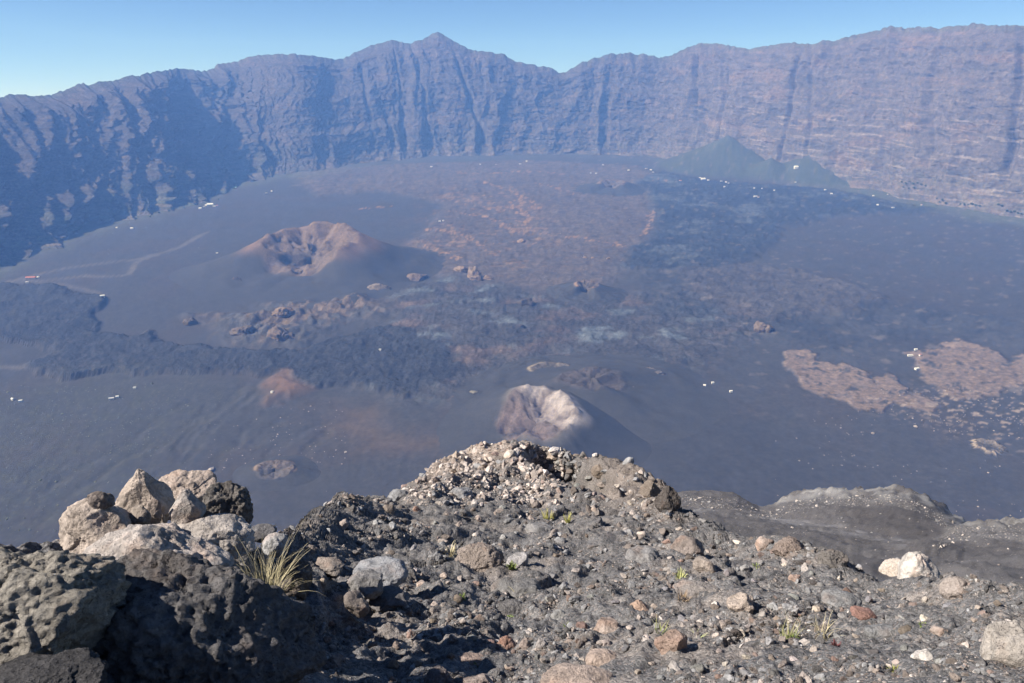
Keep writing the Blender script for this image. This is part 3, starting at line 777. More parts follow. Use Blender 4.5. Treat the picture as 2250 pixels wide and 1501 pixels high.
def rock_shape(seed, n, radii=(1, 1, 1), cuts=9, cutlo=0.62, amp=0.16, fine=0.03, pits=0.0, unit=1.0, freq=1.3, soft=0.03, crack=0.0):
    g = np.random.default_rng(seed)
    D, F_ = ICO[n]
    r = np.ones(len(D))
    for _ in range(cuts):
        nn = g.normal(size=3); nn /= np.linalg.norm(nn)
        hh = g.uniform(cutlo, 0.95)
        c_ = D @ nn
        lim = hh / np.maximum(c_, 1e-3)
        k = soft
        q = np.where(c_ > 0.05, lim, 9.0)
        hq = np.clip(0.5 + 0.5 * (q - r) / k, 0, 1)
        r = q + (r - q) * hq - k * hq * (1 - hq)
    off = g.uniform(0, 100, 3)
    P = D * r[:, None]
    r = r + amp * fbm3(P * freq + off, 3)
    Q = P * np.asarray(radii) / unit
    r = r + fine * fbm3(Q * 6 + off, 4, 0.6)
    if pits > 0:
        w = sstep(-0.25, 0.35, fbm3(Q * 2.2 + off + 7, 2))
        r = r - pits * w * sstep(0.05, 0.45, n3(Q * 9 + off)) - 0.6 * pits * w * sstep(0.05, 0.4, n3(Q * 19 + off)) + 0.5 * pits * np.abs(n3(Q * 4 + off + 3))
    if crack > 0:
        r = r - crack * sstep(0.07, 0.0, np.abs(fbm3(Q * 1.1 + off + 31, 2))) - 0.5 * crack * sstep(0.06, 0.0, np.abs(fbm3(Q * 2.6 + off + 57, 2)))
    return D * r[:, None] * np.asarray(radii), F_

def rock_mat(name, inst=False, pit=0.22, bd=0.02, mott=0.35):
    m, nt, b = new_mat(name)
    p = pos(nt)
    if inst:
        c0 = attr(nt, 'tint', 'INSTANCER').outputs['Color']
    else:
        c0 = nt.nodes.new('ShaderNodeObjectInfo').outputs['Color']
    n1_ = noise(nt, p, 7.0, 6, 0.65); n2_ = noise(nt, p, 45.0, 6, 0.7)
    f = math2(nt, 'MULTIPLY', maprange(nt, n1_, 0.3, 0.7, 1 - mott, 1 + mott * 0.8), maprange(nt, n2_, 0.3, 0.7, 0.72, 1.25))
    base = vmul(nt, c0, f)
    n3_ = noise(nt, p, 4.0, 4, 0.6)
    warm = nt.nodes.new('ShaderNodeVectorMath'); warm.operation = 'MULTIPLY'
    warm.inputs[1].default_value = (1.18, 0.84, 0.66)
    nt.links.new(base, warm.inputs[0])
    base = mixc(nt, maprange(nt, n3_, 0.55, 0.68, 0, 0.35), base, warm.outputs[0])
    vo = nd(nt, 'ShaderNodeTexVoronoi', Scale=95.0); nt.links.new(p, vo.inputs['Vector'])
    pits = maprange(nt, vo.outputs['Distance'], 0.12, 0.32, 0.0, 1.0)
    msk = maprange(nt, noise(nt, p, 9.0, 3, 0.5), 0.42, 0.6, 0, 1)
    dark = math2(nt, 'MULTIPLY', math2(nt, 'SUBTRACT', 1.0, pits), math2(nt, 'MULTIPLY', msk, pit))  # shade inside the pits, painted in by darkening the base colour
    base = vmul(nt, base, math2(nt, 'SUBTRACT', 1.0, dark))
    nt.links.new(base, b.inputs['Base Color'])
    h = math2(nt, 'ADD', math2(nt, 'ADD', math2(nt, 'MULTIPLY', n2_, 0.9), math2(nt, 'MULTIPLY', n1_, 1.2)), math2(nt, 'MULTIPLY', math2(nt, 'MULTIPLY', pits, msk), 0.45))
    bump(nt, b, h, bd)
    return m
MAT_ROCK = rock_mat('lava_stone')
MAT_BOULDER = rock_mat('pitted_lava', pit=0.3, bd=0.03, mott=0.4)
def sponge(m):
    nt = m.node_tree; b = nt.nodes['Principled BSDF']; p = pos(nt)
    prev = b.inputs['Normal'].links[0].from_socket
    v = nd(nt, 'ShaderNodeTexVoronoi', Scale=38.0); nt.links.new(p, v.inputs['Vector'])
    h = math2(nt, 'ADD', maprange(nt, v.outputs['Distance'], 0.0, 0.7, 0.0, 1.0), math2(nt, 'MULTIPLY', noise(nt, p, 24.0, 6, 0.75), 1.6))
    bump(nt, b, h, 0.014, 1.0, prev)
    return m
MAT_SPONGE = sponge(rock_mat('spongy_lava', pit=0.45, bd=0.03, mott=0.3))
MAT_GRIT = rock_mat('loose_stone', inst=True)
MAT_FARROCK = None

TAN = (0.36, 0.295, 0.25); PALE = (0.46, 0.395, 0.345); GREY = (0.25, 0.24, 0.235); DARK = (0.125, 0.115, 0.11); RUST = (0.25, 0.175, 0.145); WHITE = (0.56, 0.50, 0.44); BROWN = (0.2, 0.16, 0.135)

LAND = []     # (short phrase, pixel x, pixel y) used when describing the stones round them
TAKEN = []
def finish_rock(o, col, box):
    o.color = (*col, 1)
    TAKEN.append(box)

def boulder(name, label, box, r, col, seed, depth=0.9, n=6, style='pit', short=None, tilt=0.0, cat='boulder', sink=0.0, group=None):
    gm = sum(col) / 3
    col = tuple(0.98 * (0.85 * q + 0.15 * gm) for q in col)
    if r > 5 and n == 6 and box[2] - box[0] < 130: n = 5
    """a boulder whose middle stands at range r; box = its extent in the photograph"""
    x0, y0, x1, y1 = box
    cx, cy = (x0 + x1) / 2, (y0 + y1) / 2
    X_, Y_, Z_ = [float(q) for q in at_range(cx, cy, r)]
    f = Y_ * CP - Z_ * SP
    de = math.atan2(-Z_, math.hypot(X_, Y_))
    W = (x1 - x0) * f / FPX; Hp = (y1 - y0) * f / FPX
    ry = depth * W / 2
    rz2 = ((Hp / 2) ** 2 - (ry * math.sin(de)) ** 2)
    if rz2 < (0.3 * W / 2) ** 2:
        rz = max(0.45 * Hp / 2, 0.3 * W / 2)
        ry = math.sqrt(max((Hp / 2) ** 2 - (rz * math.cos(de)) ** 2, (0.3 * W / 2) ** 2)) / math.sin(de)
    else:
        rz = math.sqrt(rz2) / math.cos(de)
    rad = np.array([W / 2, ry, rz]) * 1.08
    if style == 'pit':
        V_, F_ = rock_shape(seed, n, rad, cuts=11, cutlo=0.62, amp=0.13, fine=0.06, pits=0.055, unit=0.24, crack=0.05)
    elif style == 'smooth':
        V_, F_ = rock_shape(seed, n, rad, cuts=6, cutlo=0.78, amp=0.11, fine=0.022, pits=0.025, unit=0.35, crack=0.025)
    elif style == 'sharp':
        V_, F_ = rock_shape(seed, n, rad, cuts=13, cutlo=0.5, amp=0.1, fine=0.025, pits=0.0, unit=0.35, crack=0.04)
    elif style == 'peak':
        V_, F_ = rock_shape(seed, n, rad, cuts=12, cutlo=0.6, amp=0.1, fine=0.04, pits=0.025, unit=0.35, crack=0.04)
        t_ = (V_[:, 2] / rad[2])
        s_ = np.clip(1.12 - 0.55 * np.clip(t_ + 0.2, 0, 1.2), 0.25, 1.2)
        V_[:, 0] *= s_; V_[:, 1] *= s_
    else:
        V_, F_ = rock_shape(seed, n, rad, cuts=13, cutlo=0.6, amp=0.13, fine=0.045, pits=0.035, unit=0.35, crack=0.04)
    if tilt:
        ca, sa = math.cos(tilt), math.sin(tilt)
        V_ = np.stack([V_[:, 0] * ca + V_[:, 2] * sa, V_[:, 1], -V_[:, 0] * sa + V_[:, 2] * ca], 1)
    me = mesh_from(name, V_, F_)
    o = add_obj(name, me, MAT_SPONGE if style == 'pit' else MAT_BOULDER, label=label, cat=cat, group=group)
    o.location = (X_, Y_, Z_ - sink * rz)
    finish_rock(o, col, box)
    if short: LAND.append((short, cx, cy))
    return o

# the pile of big boulders beside the camera
boulder('boulder', 'huge pitted dark boulder cut off by the frame edge, lowest in the pile', (-190, 1178, 252, 1490), 2.75, (0.34, 0.3, 0.245), 11, 0.8)
boulder('boulder', 'rough black boulder sloping down behind the dry grass tuft', (205, 1228, 690, 1580), 2.7, (0.17, 0.157, 0.15), 12, 0.9, tilt=0.45)
boulder('boulder', 'big smooth cream boulder in the middle of the pile', (205, 1138, 500, 1330), 3.4, PALE, 13, 0.9, style='mid', tilt=0.15)
boulder('boulder', 'small boulder at the very foot of the huge pitted one, painted dark for shade', (-40, 1440, 230, 1600), 2.2, (0.08, 0.075, 0.075), 14, 0.9)  # near-black colour stands in for the shade this boulder lies in
boulder('boulder', 'tan crumbly boulder with a knob, on the sunny end of the pile', (122, 1096, 300, 1225), 3.9, (0.46, 0.37, 0.3), 15, 0.9, style='mid')
boulder('stone', 'small dark knob of lava perched on the crumbly tan boulder', (193, 1076, 250, 1122), 3.9, (0.25, 0.2, 0.17), 16, 0.9, n=5, cat='stone')
boulder('boulder', 'tall cream peaked boulder, second highest in the pile', (262, 1036, 382, 1175), 4.25, (0.47, 0.375, 0.3), 17, 0.9, style='peak')
boulder('boulder', 'rounded tan boulder on top at the back of the pile', (338, 1033, 476, 1140), 4.75, (0.44, 0.345, 0.28), 18, 0.9, style='mid')
boulder('boulder', 'dark craggy boulder on the shaded end of the pile', (432, 1062, 548, 1185), 4.4, (0.2, 0.175, 0.155), 19, 0.9)
boulder('boulder', 'pale grey pyramid-shaped rock wedged below the highest boulders', (376, 1078, 452, 1172), 4.05, (0.42, 0.37, 0.33), 20, 0.9, n=5, style='peak')
boulder('boulder', 'cream slab leaning beneath the dark craggy boulder', (392, 1128, 556, 1222), 3.95, (0.45, 0.39, 0.34), 21, 0.9, style='mid', tilt=0.25)
boulder('stone', 'dark split stone standing in the black gap of the pile', (285, 1112, 330, 1160), 3.95, (0.3, 0.245, 0.2), 22, 0.8, n=5, style='sharp', cat='stone')
boulder('stone', 'brown slab standing upright behind the black gap of the pile', (322, 1098, 362, 1150), 4.05, (0.33, 0.26, 0.215), 23, 0.6, n=5, style='sharp', cat='stone')
boulder('stone', 'smooth round stone in shade behind the dry grass tuft', (548, 1152, 606, 1190), 5.6, (0.16, 0.15, 0.15), 24, 0.9, n=5, style='smooth', cat='stone')
boulder('stone', 'flat pale grey stone bridging the gap above the dry grass', (578, 1172, 632, 1222), 5.1, (0.36, 0.345, 0.33), 25, 0.9, n=5, style='smooth', cat='stone')
boulder('boulder', 'blunt brown boulder just on the shaded side of the dry grass', (606, 1222, 694, 1322), 4.6, (0.2, 0.168, 0.145), 26, 0.9, n=6, short='the blunt brown boulder')
boulder('boulder', 'brown humped boulder beyond the blunt one beside the grass', (684, 1222, 765, 1270), 6.2, (0.25, 0.21, 0.18), 27, 0.9, n=5, style='mid')
boulder('boulder', 'smooth blue-grey boulder among dark stones past the grass', (775, 1226, 892, 1292), 6.6, (0.3, 0.295, 0.3), 28, 0.8, n=6, style='smooth', short='the blue-grey boulder')
boulder('boulder', 'round grey boulder in front of the smooth blue-grey one', (762, 1254, 846, 1320), 5.75, (0.24, 0.225, 0.215), 29, 0.9, n=6, style='mid')
boulder('boulder', 'brown block half in shadow under the round grey boulder', (752, 1298, 812, 1356), 5.2, (0.22, 0.18, 0.155), 30, 0.9, n=5, style='sharp')
boulder('boulder', 'brown nubbly boulder at the edge of the big shadow', (690, 1440, 782, 1530), 3.75, (0.25, 0.2, 0.175), 31, 0.9, n=6)
boulder('boulder', 'sandy hump of rock beyond the shadow, next to the brown block', (815, 1290, 905, 1345), 5.7, (0.17, 0.155, 0.15), 55, 0.9, n=5, style='mid')

def seat(name, label, box, col, seed, style='mid', n=5, depth=0.85, short=None, up=0.5, tilt=0.0, cat=None, group=None):
    """a rock that stands on the slope: its range comes from the slope under it"""
    x0, y0, x1, y1 = box
    loc, _ = hit(slope, (x0 + x1) / 2, y1 - 0.25 * (y1 - y0))
    if loc is None: return None
    r = math.hypot(loc.x, loc.y)
    f = loc.y * CP - loc.z * SP
    return boulder(name, label, box, r + 0.30 * (x1 - x0) * f / FPX * depth, col, seed, depth, n, style, short, tilt, cat or name, 0.22, group)

seat('boulder', 'pale wedge-shaped rock with a green sprig at its foot', (1114, 1212, 1170, 1254), (0.36, 0.33, 0.315), 41, 'sharp', short='the pale wedge rock')
seat('boulder', 'dark striped dome of lava throwing a long shadow', (1082, 1258, 1192, 1330), (0.19, 0.18, 0.172), 42, 'mid', 6, short='the striped lava dome')
seat('boulder', 'tan and black lump of lava beyond the dark dome', (990, 1190, 1104, 1262), (0.3, 0.24, 0.2), 43, 'pit', 6, short='the tan and black lump')
seat('boulder', 'craggy dark mass casting a shadow in front of the dome', (1050, 1318, 1190, 1372), (0.16, 0.148, 0.142), 44, 'pit', 6)
seat('boulder', 'round tan boulder with a hard shadow low on the slope', (1288, 1424, 1360, 1472), (0.44, 0.33, 0.265), 45, 'smooth', 6, short='the round tan boulder')
seat('boulder', 'long sandy pink slab at the bottom of the slope', (1192, 1458, 1345, 1540), (0.43, 0.33, 0.27), 46, 'smooth', 6, depth=0.7, short='the long pink slab')
seat('boulder', 'tan speckled boulder uphill of the striped slab', (1305, 1352, 1374, 1402), (0.38, 0.3, 0.25), 47, 'mid', short='the speckled boulder')
seat('boulder', 'grey-brown double-humped boulder with a yellow tuft beyond it', (1478, 1268, 1584, 1326), (0.29, 0.25, 0.22), 48, 'mid', 6, short='the double-humped boulder')
seat('boulder', 'tan boulder propped on small stones, sun on its top', (1600, 1298, 1664, 1350), (0.44, 0.35, 0.28), 49, 'mid', 6, short='the propped tan boulder')
seat('boulder', 'upright striated slab of brown rock in the rubble', (1522, 1222, 1578, 1266), (0.32, 0.26, 0.215), 50, 'sharp', 5, tilt=0.4, short='the striated slab')
seat('stone', 'orange triangular stone alone on dark ash', (1378, 1314, 1424, 1348), (0.42, 0.28, 0.2), 51, 'peak', short='the orange triangular stone')
seat('boulder', 'tall white crag standing clear on the shaded edge of the slope', (1968, 1194, 2060, 1292), WHITE, 52, 'peak', 6, short='the white crag')
seat('boulder', 'cream block leaning against the sunny foot of the white crag', (1936, 1222, 1990, 1280), (0.45, 0.38, 0.32), 53, 'mid', 6)
seat('boulder', 'tan rounded boulder downhill beyond the white crag', (2072, 1264, 2140, 1320), (0.34, 0.28, 0.24), 54, 'smooth', short='the rounded boulder past the crag')
seat('boulder', 'broad flat grey boulder sunk in gravel before the white crag', (1808, 1294, 1888, 1340), (0.24, 0.232, 0.225), 56, 'smooth', short='the flat grey boulder')
seat('stone', 'red-brown angular stone, reddest on the slope', (1868, 1328, 1924, 1366), (0.28, 0.15, 0.115), 57, 'sharp', short='the red-brown stone')
seat('boulder', 'big tan slab rising at the frame edge', (2165, 1345, 2300, 1500), (0.38, 0.33, 0.28), 58, 'mid', 6, short='the tan slab at the frame edge')
seat('stone', 'small white block with a square shaded face', (2006, 1424, 2052, 1458), WHITE, 59, 'sharp', short='the small white block')
seat('stone', 'flat dark grey stone like a turtle shell', (1902, 1368, 1980, 1402), (0.22, 0.215, 0.21), 60, 'smooth', short='the turtle-shell stone')
seat('stone', 'rusty white-crusted stone, first in a row of three', (1092, 1396, 1130, 1432), (0.32, 0.2, 0.155), 61, 'mid')
seat('stone', 'white-crusted jagged stone at the end of a row of three', (1178, 1398, 1202, 1438), (0.42, 0.37, 0.34), 62, 'sharp', short='the white-crusted jagged stone')
seat('stone', 'pinkish crusted stone in the middle of a row of three', (1140, 1400, 1168, 1436), (0.36, 0.28, 0.24), 63, 'mid')
seat('stone', 'white stone lit hard beside a deep pocket of shadow', (1462, 1448, 1500, 1484), (0.46, 0.41, 0.37), 64, 'sharp', short='the white stone by the shadow pocket')
seat('boulder', 'striped red and tan slab tilted toward the sun', (1440, 1382, 1516, 1446), (0.31, 0.215, 0.165), 65, 'sharp', 6, tilt=0.3, short='the striped red slab')
seat('boulder', 'dull brown boulder with shadowed side at the bottom edge', (1000, 1435, 1070, 1470), (0.29, 0.21, 0.17), 66, 'smooth', short='the dull brown boulder')
seat('boulder', 'knobbly purple-brown boulder, first of the bottom row', (928, 1466, 1000, 1520), (0.22, 0.18, 0.165), 67, 'pit', 6)
seat('boulder', 'pink-brown block, second of the bottom row', (1010, 1472, 1095, 1530), (0.3, 0.235, 0.2), 68, 'mid', 6)
seat('boulder', 'grey split block on the mound below the tan cobbles', (985, 1062, 1045, 1100), (0.28, 0.27, 0.265), 69, 'sharp', short='the grey split block')
seat('boulder', 'dark grey rock on the saddle before the mound', (852, 1072, 905, 1104), (0.24, 0.235, 0.235), 70, 'mid', short='the dark saddle rock')
seat('stone', 'finger of tan rock standing on the mound skyline', (993, 986, 1014, 1012), (0.42, 0.33, 0.26), 71, 'peak')
seat('boulder', 'dark blade of rock on the very top of the mound', (1118, 964, 1142, 984), (0.17, 0.165, 0.165), 72, 'sharp', short='the summit blade')
seat('stone', 'blocky grey stone on the skyline past the mound', (1534, 1136, 1556, 1152), (0.28, 0.26, 0.245), 73, 'sharp', short='the skyline block')
seat('boulder', 'slanted tan rib of rock along the skyline before the crag', (1660, 1176, 1702, 1212), (0.38, 0.29, 0.235), 74, 'sharp')
seat('boulder', 'rusty brown knob of rock on the skyline above a scarp', (1698, 1178, 1770, 1232), (0.29, 0.22, 0.18), 75, 'pit', 6, short='the rusty skyline knob')
seat('boulder', 'low jagged dark rock where the skyline dips to the crag', (1800, 1205, 1862, 1256), (0.2, 0.175, 0.155), 76, 'pit', 6)
seat('stone', 'pink and white streaked stone near the flat grey boulder', (1730, 1256, 1760, 1282), (0.44, 0.3, 0.23), 77, 'mid', short='the pink streaked stone')
seat('boulder', 'ochre-rimmed boulder by the lip of the mound hollow', (1408, 1052, 1450, 1100), (0.24, 0.19, 0.15), 79, 'pit', 5)
seat('boulder', 'overhanging block at the end of the mound, painted dark for its shade', (1440, 1062, 1494, 1136), (0.12, 0.1, 0.088), 80, 'pit', 6, short='the shade-dark overhang')  # the block's shaded underside is put into its dark colour
seat('boulder', 'brown block on the lip of the dark hollow', (1300, 1016, 1345, 1048), (0.25, 0.195, 0.15), 81, 'pit', 5, short='the hollow lip block')
seat('boulder', 'cracked tan block at the start of the dark hollow', (1196, 984, 1236, 1010), (0.36, 0.28, 0.22), 82, 'sharp', 5)
seat('boulder', 'grey wavy ledge of lava downhill of the yellow tufts', (1150, 1142, 1220, 1180), (0.24, 0.225, 0.215), 83, 'mid', 6, short='the wavy ledge')
seat('boulder', 'broad grey dome of lava in the middle rubble', (1370, 1196, 1450, 1246), (0.24, 0.225, 0.215), 84, 'mid', 6, short='the broad grey dome')
seat('boulder', 'long brown fin of layered lava above the striated slab', (1470, 1172, 1550, 1228), (0.26, 0.21, 0.18), 85, 'sharp', 6, tilt=0.35, short='the layered fin')

# ------------------------------------------------------------------ single stones on the slope
ORD = ['first', 'second', 'third', 'fourth', 'fifth', 'sixth', 'seventh', 'eighth', 'ninth', 'tenth', 'eleventh', 'twelfth', 'thirteenth', 'fourteenth', 'fifteenth', 'sixteenth', 'seventeenth', 'eighteenth', 'nineteenth', 'twentieth']
def describe(items, lands, noun, dirs):
    """items: dicts with px, py, adj -> each gets a label that names the landmark next to it and its turn from there"""
    bins = {}
    for it in items:
        ds = [(math.hypot(it['px'] - lx, (it['py'] - ly) * 1.4), nm, lx, ly) for nm, lx, ly in lands]
        d, nm, lx, ly = min(ds)
        ddx, ddy = it['px'] - lx, (it['py'] - ly) * 1.4
        way = (dirs[0] if ddx < 0 else dirs[1]) if abs(ddx) > abs(ddy) else (dirs[2] if ddy < 0 else dirs[3])
        bins.setdefault((it['adj'], way, nm), []).append((d, it))
    for (adj, way, nm), lst in bins.items():
        lst.sort(key=lambda q: q[0])
        for i, (d, it) in enumerate(lst):
            t = f"{adj} {noun}, " + (f"{ORD[i]} " if len(lst) > 1 else '') + f"{way} {nm}"
            it['label'] = t

PROTO = []
for i in range(14):
    kind = i % 3
    V_, F_ = rock_shape(300 + i, 4, (1, rng.uniform(0.7, 0.95), rng.uniform(0.5, 0.75)), cuts=(18, 10, 14)[kind], cutlo=(0.38, 0.6, 0.45)[kind], amp=(0.1, 0.14, 0.18)[kind], fine=0.07, crack=0.03, pits=0.03 if kind == 2 else 0)
    me = mesh_from('stone', V_, F_)
    me.materials.append(MAT_ROCK)
    PROTO.append((me, ('angular', 'rounded', 'rough')[kind]))

PAL = [('tan', TAN), ('grey', GREY), ('brown', BROWN), ('rusty', RUST), ('pale', PALE), ('dark', DARK)]
SKY_X = np.array([560, 620, 680, 740, 800, 870, 910, 960, 1010, 1100, 1160, 1230, 1330, 1400, 1450, 1478, 1500, 1600, 1740, 1800, 1860, 1930, 2250])
SKY_Y = np.array([1230, 1195, 1145, 1108, 1098, 1100, 1074, 1030, 1010, 988, 984, 1006, 1022, 1040, 1066, 1100, 1145, 1180, 1200, 1216, 1258, 1288, 1306])
items = []
tries = 0
grid_used = []
while len(items) < 232 and tries < 20000:
    tries += 1
    x = rng.uniform(600, 2248); y = rng.uniform(985, 1498)
    if y < np.interp(x, SKY_X, SKY_Y) + 9: continue
    if x < 640 + (y - 1180) * 0.6 and y > 1180 and x < 860: continue
    on_mound = 900 < x < 1240 and y < 1100
    s = rng.pareto(2.6) * 9 + (13 if on_mound else 16 + 8 * (y - 1100) / 400)
    s = min(s, 30 if on_mound else 52)
    if any(b[0] - 0.3 * s < x < b[2] + 0.3 * s and b[1] - 0.3 * s < y < b[3] + 0.3 * s for b in TAKEN): continue
    if any(math.hypot(x - a, (y - b) * 1.3) < 0.8 * (s + t) for a, b, t in grid_used): continue
    loc, nor = hit(slope, x, y)
    if loc is None or math.hypot(loc.x, loc.y) > 30: continue
    grid_used.append((x, y, s))
    pc = [0.62, 0.08, 0.12, 0.04, 0.14, 0.0] if on_mound else [0.2, 0.3, 0.22, 0.04, 0.12, 0.12]
    ci = rng.choice(6, p=pc)
    f = loc.y * CP - loc.z * SP
    items.append(dict(px=x, py=y, s=s * f / FPX / 2, loc=loc, nor=nor, ci=ci, proto=int(rng.integers(len(PROTO)))))
for it in items:
    wpx = it['s'] * 2 * FPX / (it['loc'].y * CP - it['loc'].z * SP)
    it['adj'] = ('small ' if wpx < 22 else 'middling ' if wpx < 34 else 'large ') + PAL[it['ci']][0] + ' ' + PROTO[it['proto']][1]
describe(items, LAND, 'stone', ('on the sunny side of', 'on the shaded side of', 'downhill of', 'uphill of'))
for it in items:
    o = bpy.data.objects.new('stone', PROTO[it['proto']][0])
    COL.objects.link(o)
    s = it['s']
    o.scale = (s * rng.uniform(0.9, 1.1), s * rng.uniform(0.85, 1.1), s * rng.uniform(0.85, 1.25))
    o.rotation_euler = (rng.normal(0, 0.25), rng.normal(0, 0.25), rng.uniform(0, 6.28))
    o.location = it['loc'] + Vector((0, 0, rng.uniform(-0.15, 0.15) * s))
    j = rng.uniform(0.75, 1.15)
    cc = PAL[it['ci']][1]
    o.color = (cc[0] * j, cc[1] * j * rng.uniform(0.97, 1.03), cc[2] * j * rng.uniform(0.94, 1.05), 1)
    o['label'] = it['label']; o['category'] = 'stone'; o['group'] = 'stones strewn over the slope'

# ------------------------------------------------------------------ loose rubble (nobody could count it)
def rubble(name, label, P, S_, T, protos, mat):
    me = bpy.data.meshes.new(name)
    me.vertices.add(len(P)); me.vertices.foreach_set('co', np.ascontiguousarray(P, np.float32).ravel())
    def at(nm, typ, key, val):
        a = me.attributes.new(nm, typ, 'POINT'); a.data.foreach_set(key, np.ascontiguousarray(val).ravel())
    at('size', 'FLOAT_VECTOR', 'vector', S_.astype(np.float32))
    at('turn', 'FLOAT_VECTOR', 'vector', np.stack([rng.normal(0, 0.5, len(P)), rng.normal(0, 0.5, len(P)), rng.uniform(0, 6.28, len(P))], 1).astype(np.float32))
    at('which', 'INT', 'value', rng.integers(0, len(protos), len(P)).astype(np.int32))
    tc = np.ones((len(P), 4), np.float32); tc[:, :3] = T
    at('tint', 'FLOAT_COLOR', 'color', tc)
    me.update()
    o = add_obj(name, me, None, kind='stuff', label=label, cat='rubble')
    coll = bpy.data.collections.new(name + '_shapes')
    for k, pm in enumerate(protos):
        coll.objects.link(bpy.data.objects.new(f'{name}_shape_{k:02d}', pm))
    ng = bpy.data.node_groups.new(name + '_scatter', 'GeometryNodeTree')
    ng.interface.new_socket('Geometry', in_out='INPUT', socket_type='NodeSocketGeometry')
    ng.interface.new_socket('Geometry', in_out='OUTPUT', socket_type='NodeSocketGeometry')
    N = ng.nodes
    gi, go = N.new('NodeGroupInput'), N.new('NodeGroupOutput')
    ci = N.new('GeometryNodeCollectionInfo'); ci.inputs['Collection'].default_value = coll
    ci.inputs['Separate Children'].default_value = True; ci.inputs['Reset Children'].default_value = True
    iop = N.new('GeometryNodeInstanceOnPoints'); iop.inputs['Pick Instance'].default_value = True
    def na(nm, typ):
        n = N.new('GeometryNodeInputNamedAttribute'); n.data_type = typ; n.inputs['Name'].default_value = nm
        return n.outputs['Attribute']
    L = ng.links
    L.new(gi.outputs[0], iop.inputs['Points']); L.new(ci.outputs[0], iop.inputs['Instance'])
    L.new(na('which', 'INT'), iop.inputs['Instance Index'])
    e2r = N.new('FunctionNodeEulerToRotation'); L.new(na('turn', 'FLOAT_VECTOR'), e2r.inputs[0])
    L.new(e2r.outputs[0], iop.inputs['Rotation']); L.new(na('size', 'FLOAT_VECTOR'), iop.inputs['Scale'])
    L.new(iop.outputs[0], go.inputs[0])
    md = o.modifiers.new('scatter', 'NODES'); md.node_group = ng
    return o

GRIT = []
for i in range(9):
    V_, F_ = rock_shape(500 + i, 3, (1, rng.uniform(0.6, 1), rng.uniform(0.45, 0.85)), cuts=(16, 11, 14)[i % 3], cutlo=0.38, amp=0.14, fine=0.09)
    me = mesh_from('grit', V_, F_, smooth=False); me.materials.append(MAT_GRIT)
    GRIT.append(me)
P_, S_, T_ = [], [], []
palc = np.array([q[1] for q in PAL]); palc = 0.8 * palc + 0.2 * palc.mean(1, keepdims=True)
NTRY = 105000
xs = rng.uniform(545, 2250, NTRY); ys = rng.uniform(975, 1505, NTRY)
szs = np.clip(rng.pareto(1.7, NTRY) * 2.2 + 1.5, 1.5, 26)
dens = rng.uniform(0, 1, NTRY)
hits = [hit(slope, x, y)[0] for x, y in zip(xs, ys)]
HX = np.array([(h.x, h.y, h.z) if h is not None else (0, 0, 9e9) for h in hits])
ok = HX[:, 2] < 1e9
R_ = np.hypot(HX[:, 0], HX[:, 1]); F_d = HX[:, 1] * CP - HX[:, 2] * SP
far_ = R_ > 35
onm = (xs > 890) & (xs < 1240) & (ys < 1110) & ~far_
cl = n2(HX[:, 0] / 1.1 + 5, HX[:, 1] / 1.1) + 0.6 * n2(HX[:, 0] / 0.35, HX[:, 1] / 0.35 + 3)
nearc = np.abs(ys - np.interp(xs, [1500, 1620, 1690, 1740, 1800, 1960, 2010, 2060, 2110], [1100, 1110, 1138, 1114, 1105, 1098, 1112, 1138, 1170]))
nearc = np.where(xs > 2050, np.minimum(nearc, np.abs(ys - np.interp(xs, [2060, 2110, 2170, 2250], [1195, 1176, 1166, 1178]))), nearc)
keep = ok & np.where(far_, dens < np.where(nearc < 12, 0.7, 0.035), onm | (dens < 0.24 + 1.3 * cl + np.where(szs < 2.6, 0.22, 0)))
szs = np.where(far_, 1.6 + 0.35 * (szs - 1.5), szs)
w = szs * F_d / FPX / 2
kx = np.where(keep)[0]
w = w[kx]; m_ = len(kx)
P_ = HX[kx] + np.stack([0 * w, 0 * w, rng.uniform(-0.25, 0.15, m_) * w], 1)
S_ = np.stack([w * rng.uniform(0.75, 1.35, m_), w * rng.uniform(0.8, 1.2, m_), w * rng.uniform(0.6, 1.1, m_)], 1)
pcs = np.array([[0.6, 0.08, 0.16, 0.05, 0.11, 0.0], [0.05, 0.5, 0.05, 0, 0.3, 0.1], [0.13, 0.32, 0.24, 0.03, 0.06, 0.22]])
which = np.where(onm[kx], 0, np.where(far_[kx], 1, 2))
cum = np.cumsum(pcs, 1)[which]
pick = (rng.uniform(0, 0.9999, m_)[:, None] > cum).sum(1)
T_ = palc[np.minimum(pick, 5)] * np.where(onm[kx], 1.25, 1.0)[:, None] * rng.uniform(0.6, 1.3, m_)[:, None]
rubble('rubble', 'loose grey and tan rubble strewn over the ash slope', np.array(P_), np.array(S_), np.array(T_), GRIT, MAT_GRIT)

# ------------------------------------------------------------------ grass and small plants
def plant_mat():
    m, nt, b = new_mat('plant')
    a = attr(nt, 'albedo')
    nt.links.new(a.outputs['Color'], b.inputs['Base Color'])
    b.inputs['Roughness'].default_value = 0.7
    b.inputs['Subsurface Weight'].default_value = 0.0
    return m
MAT_PLANT = plant_mat()

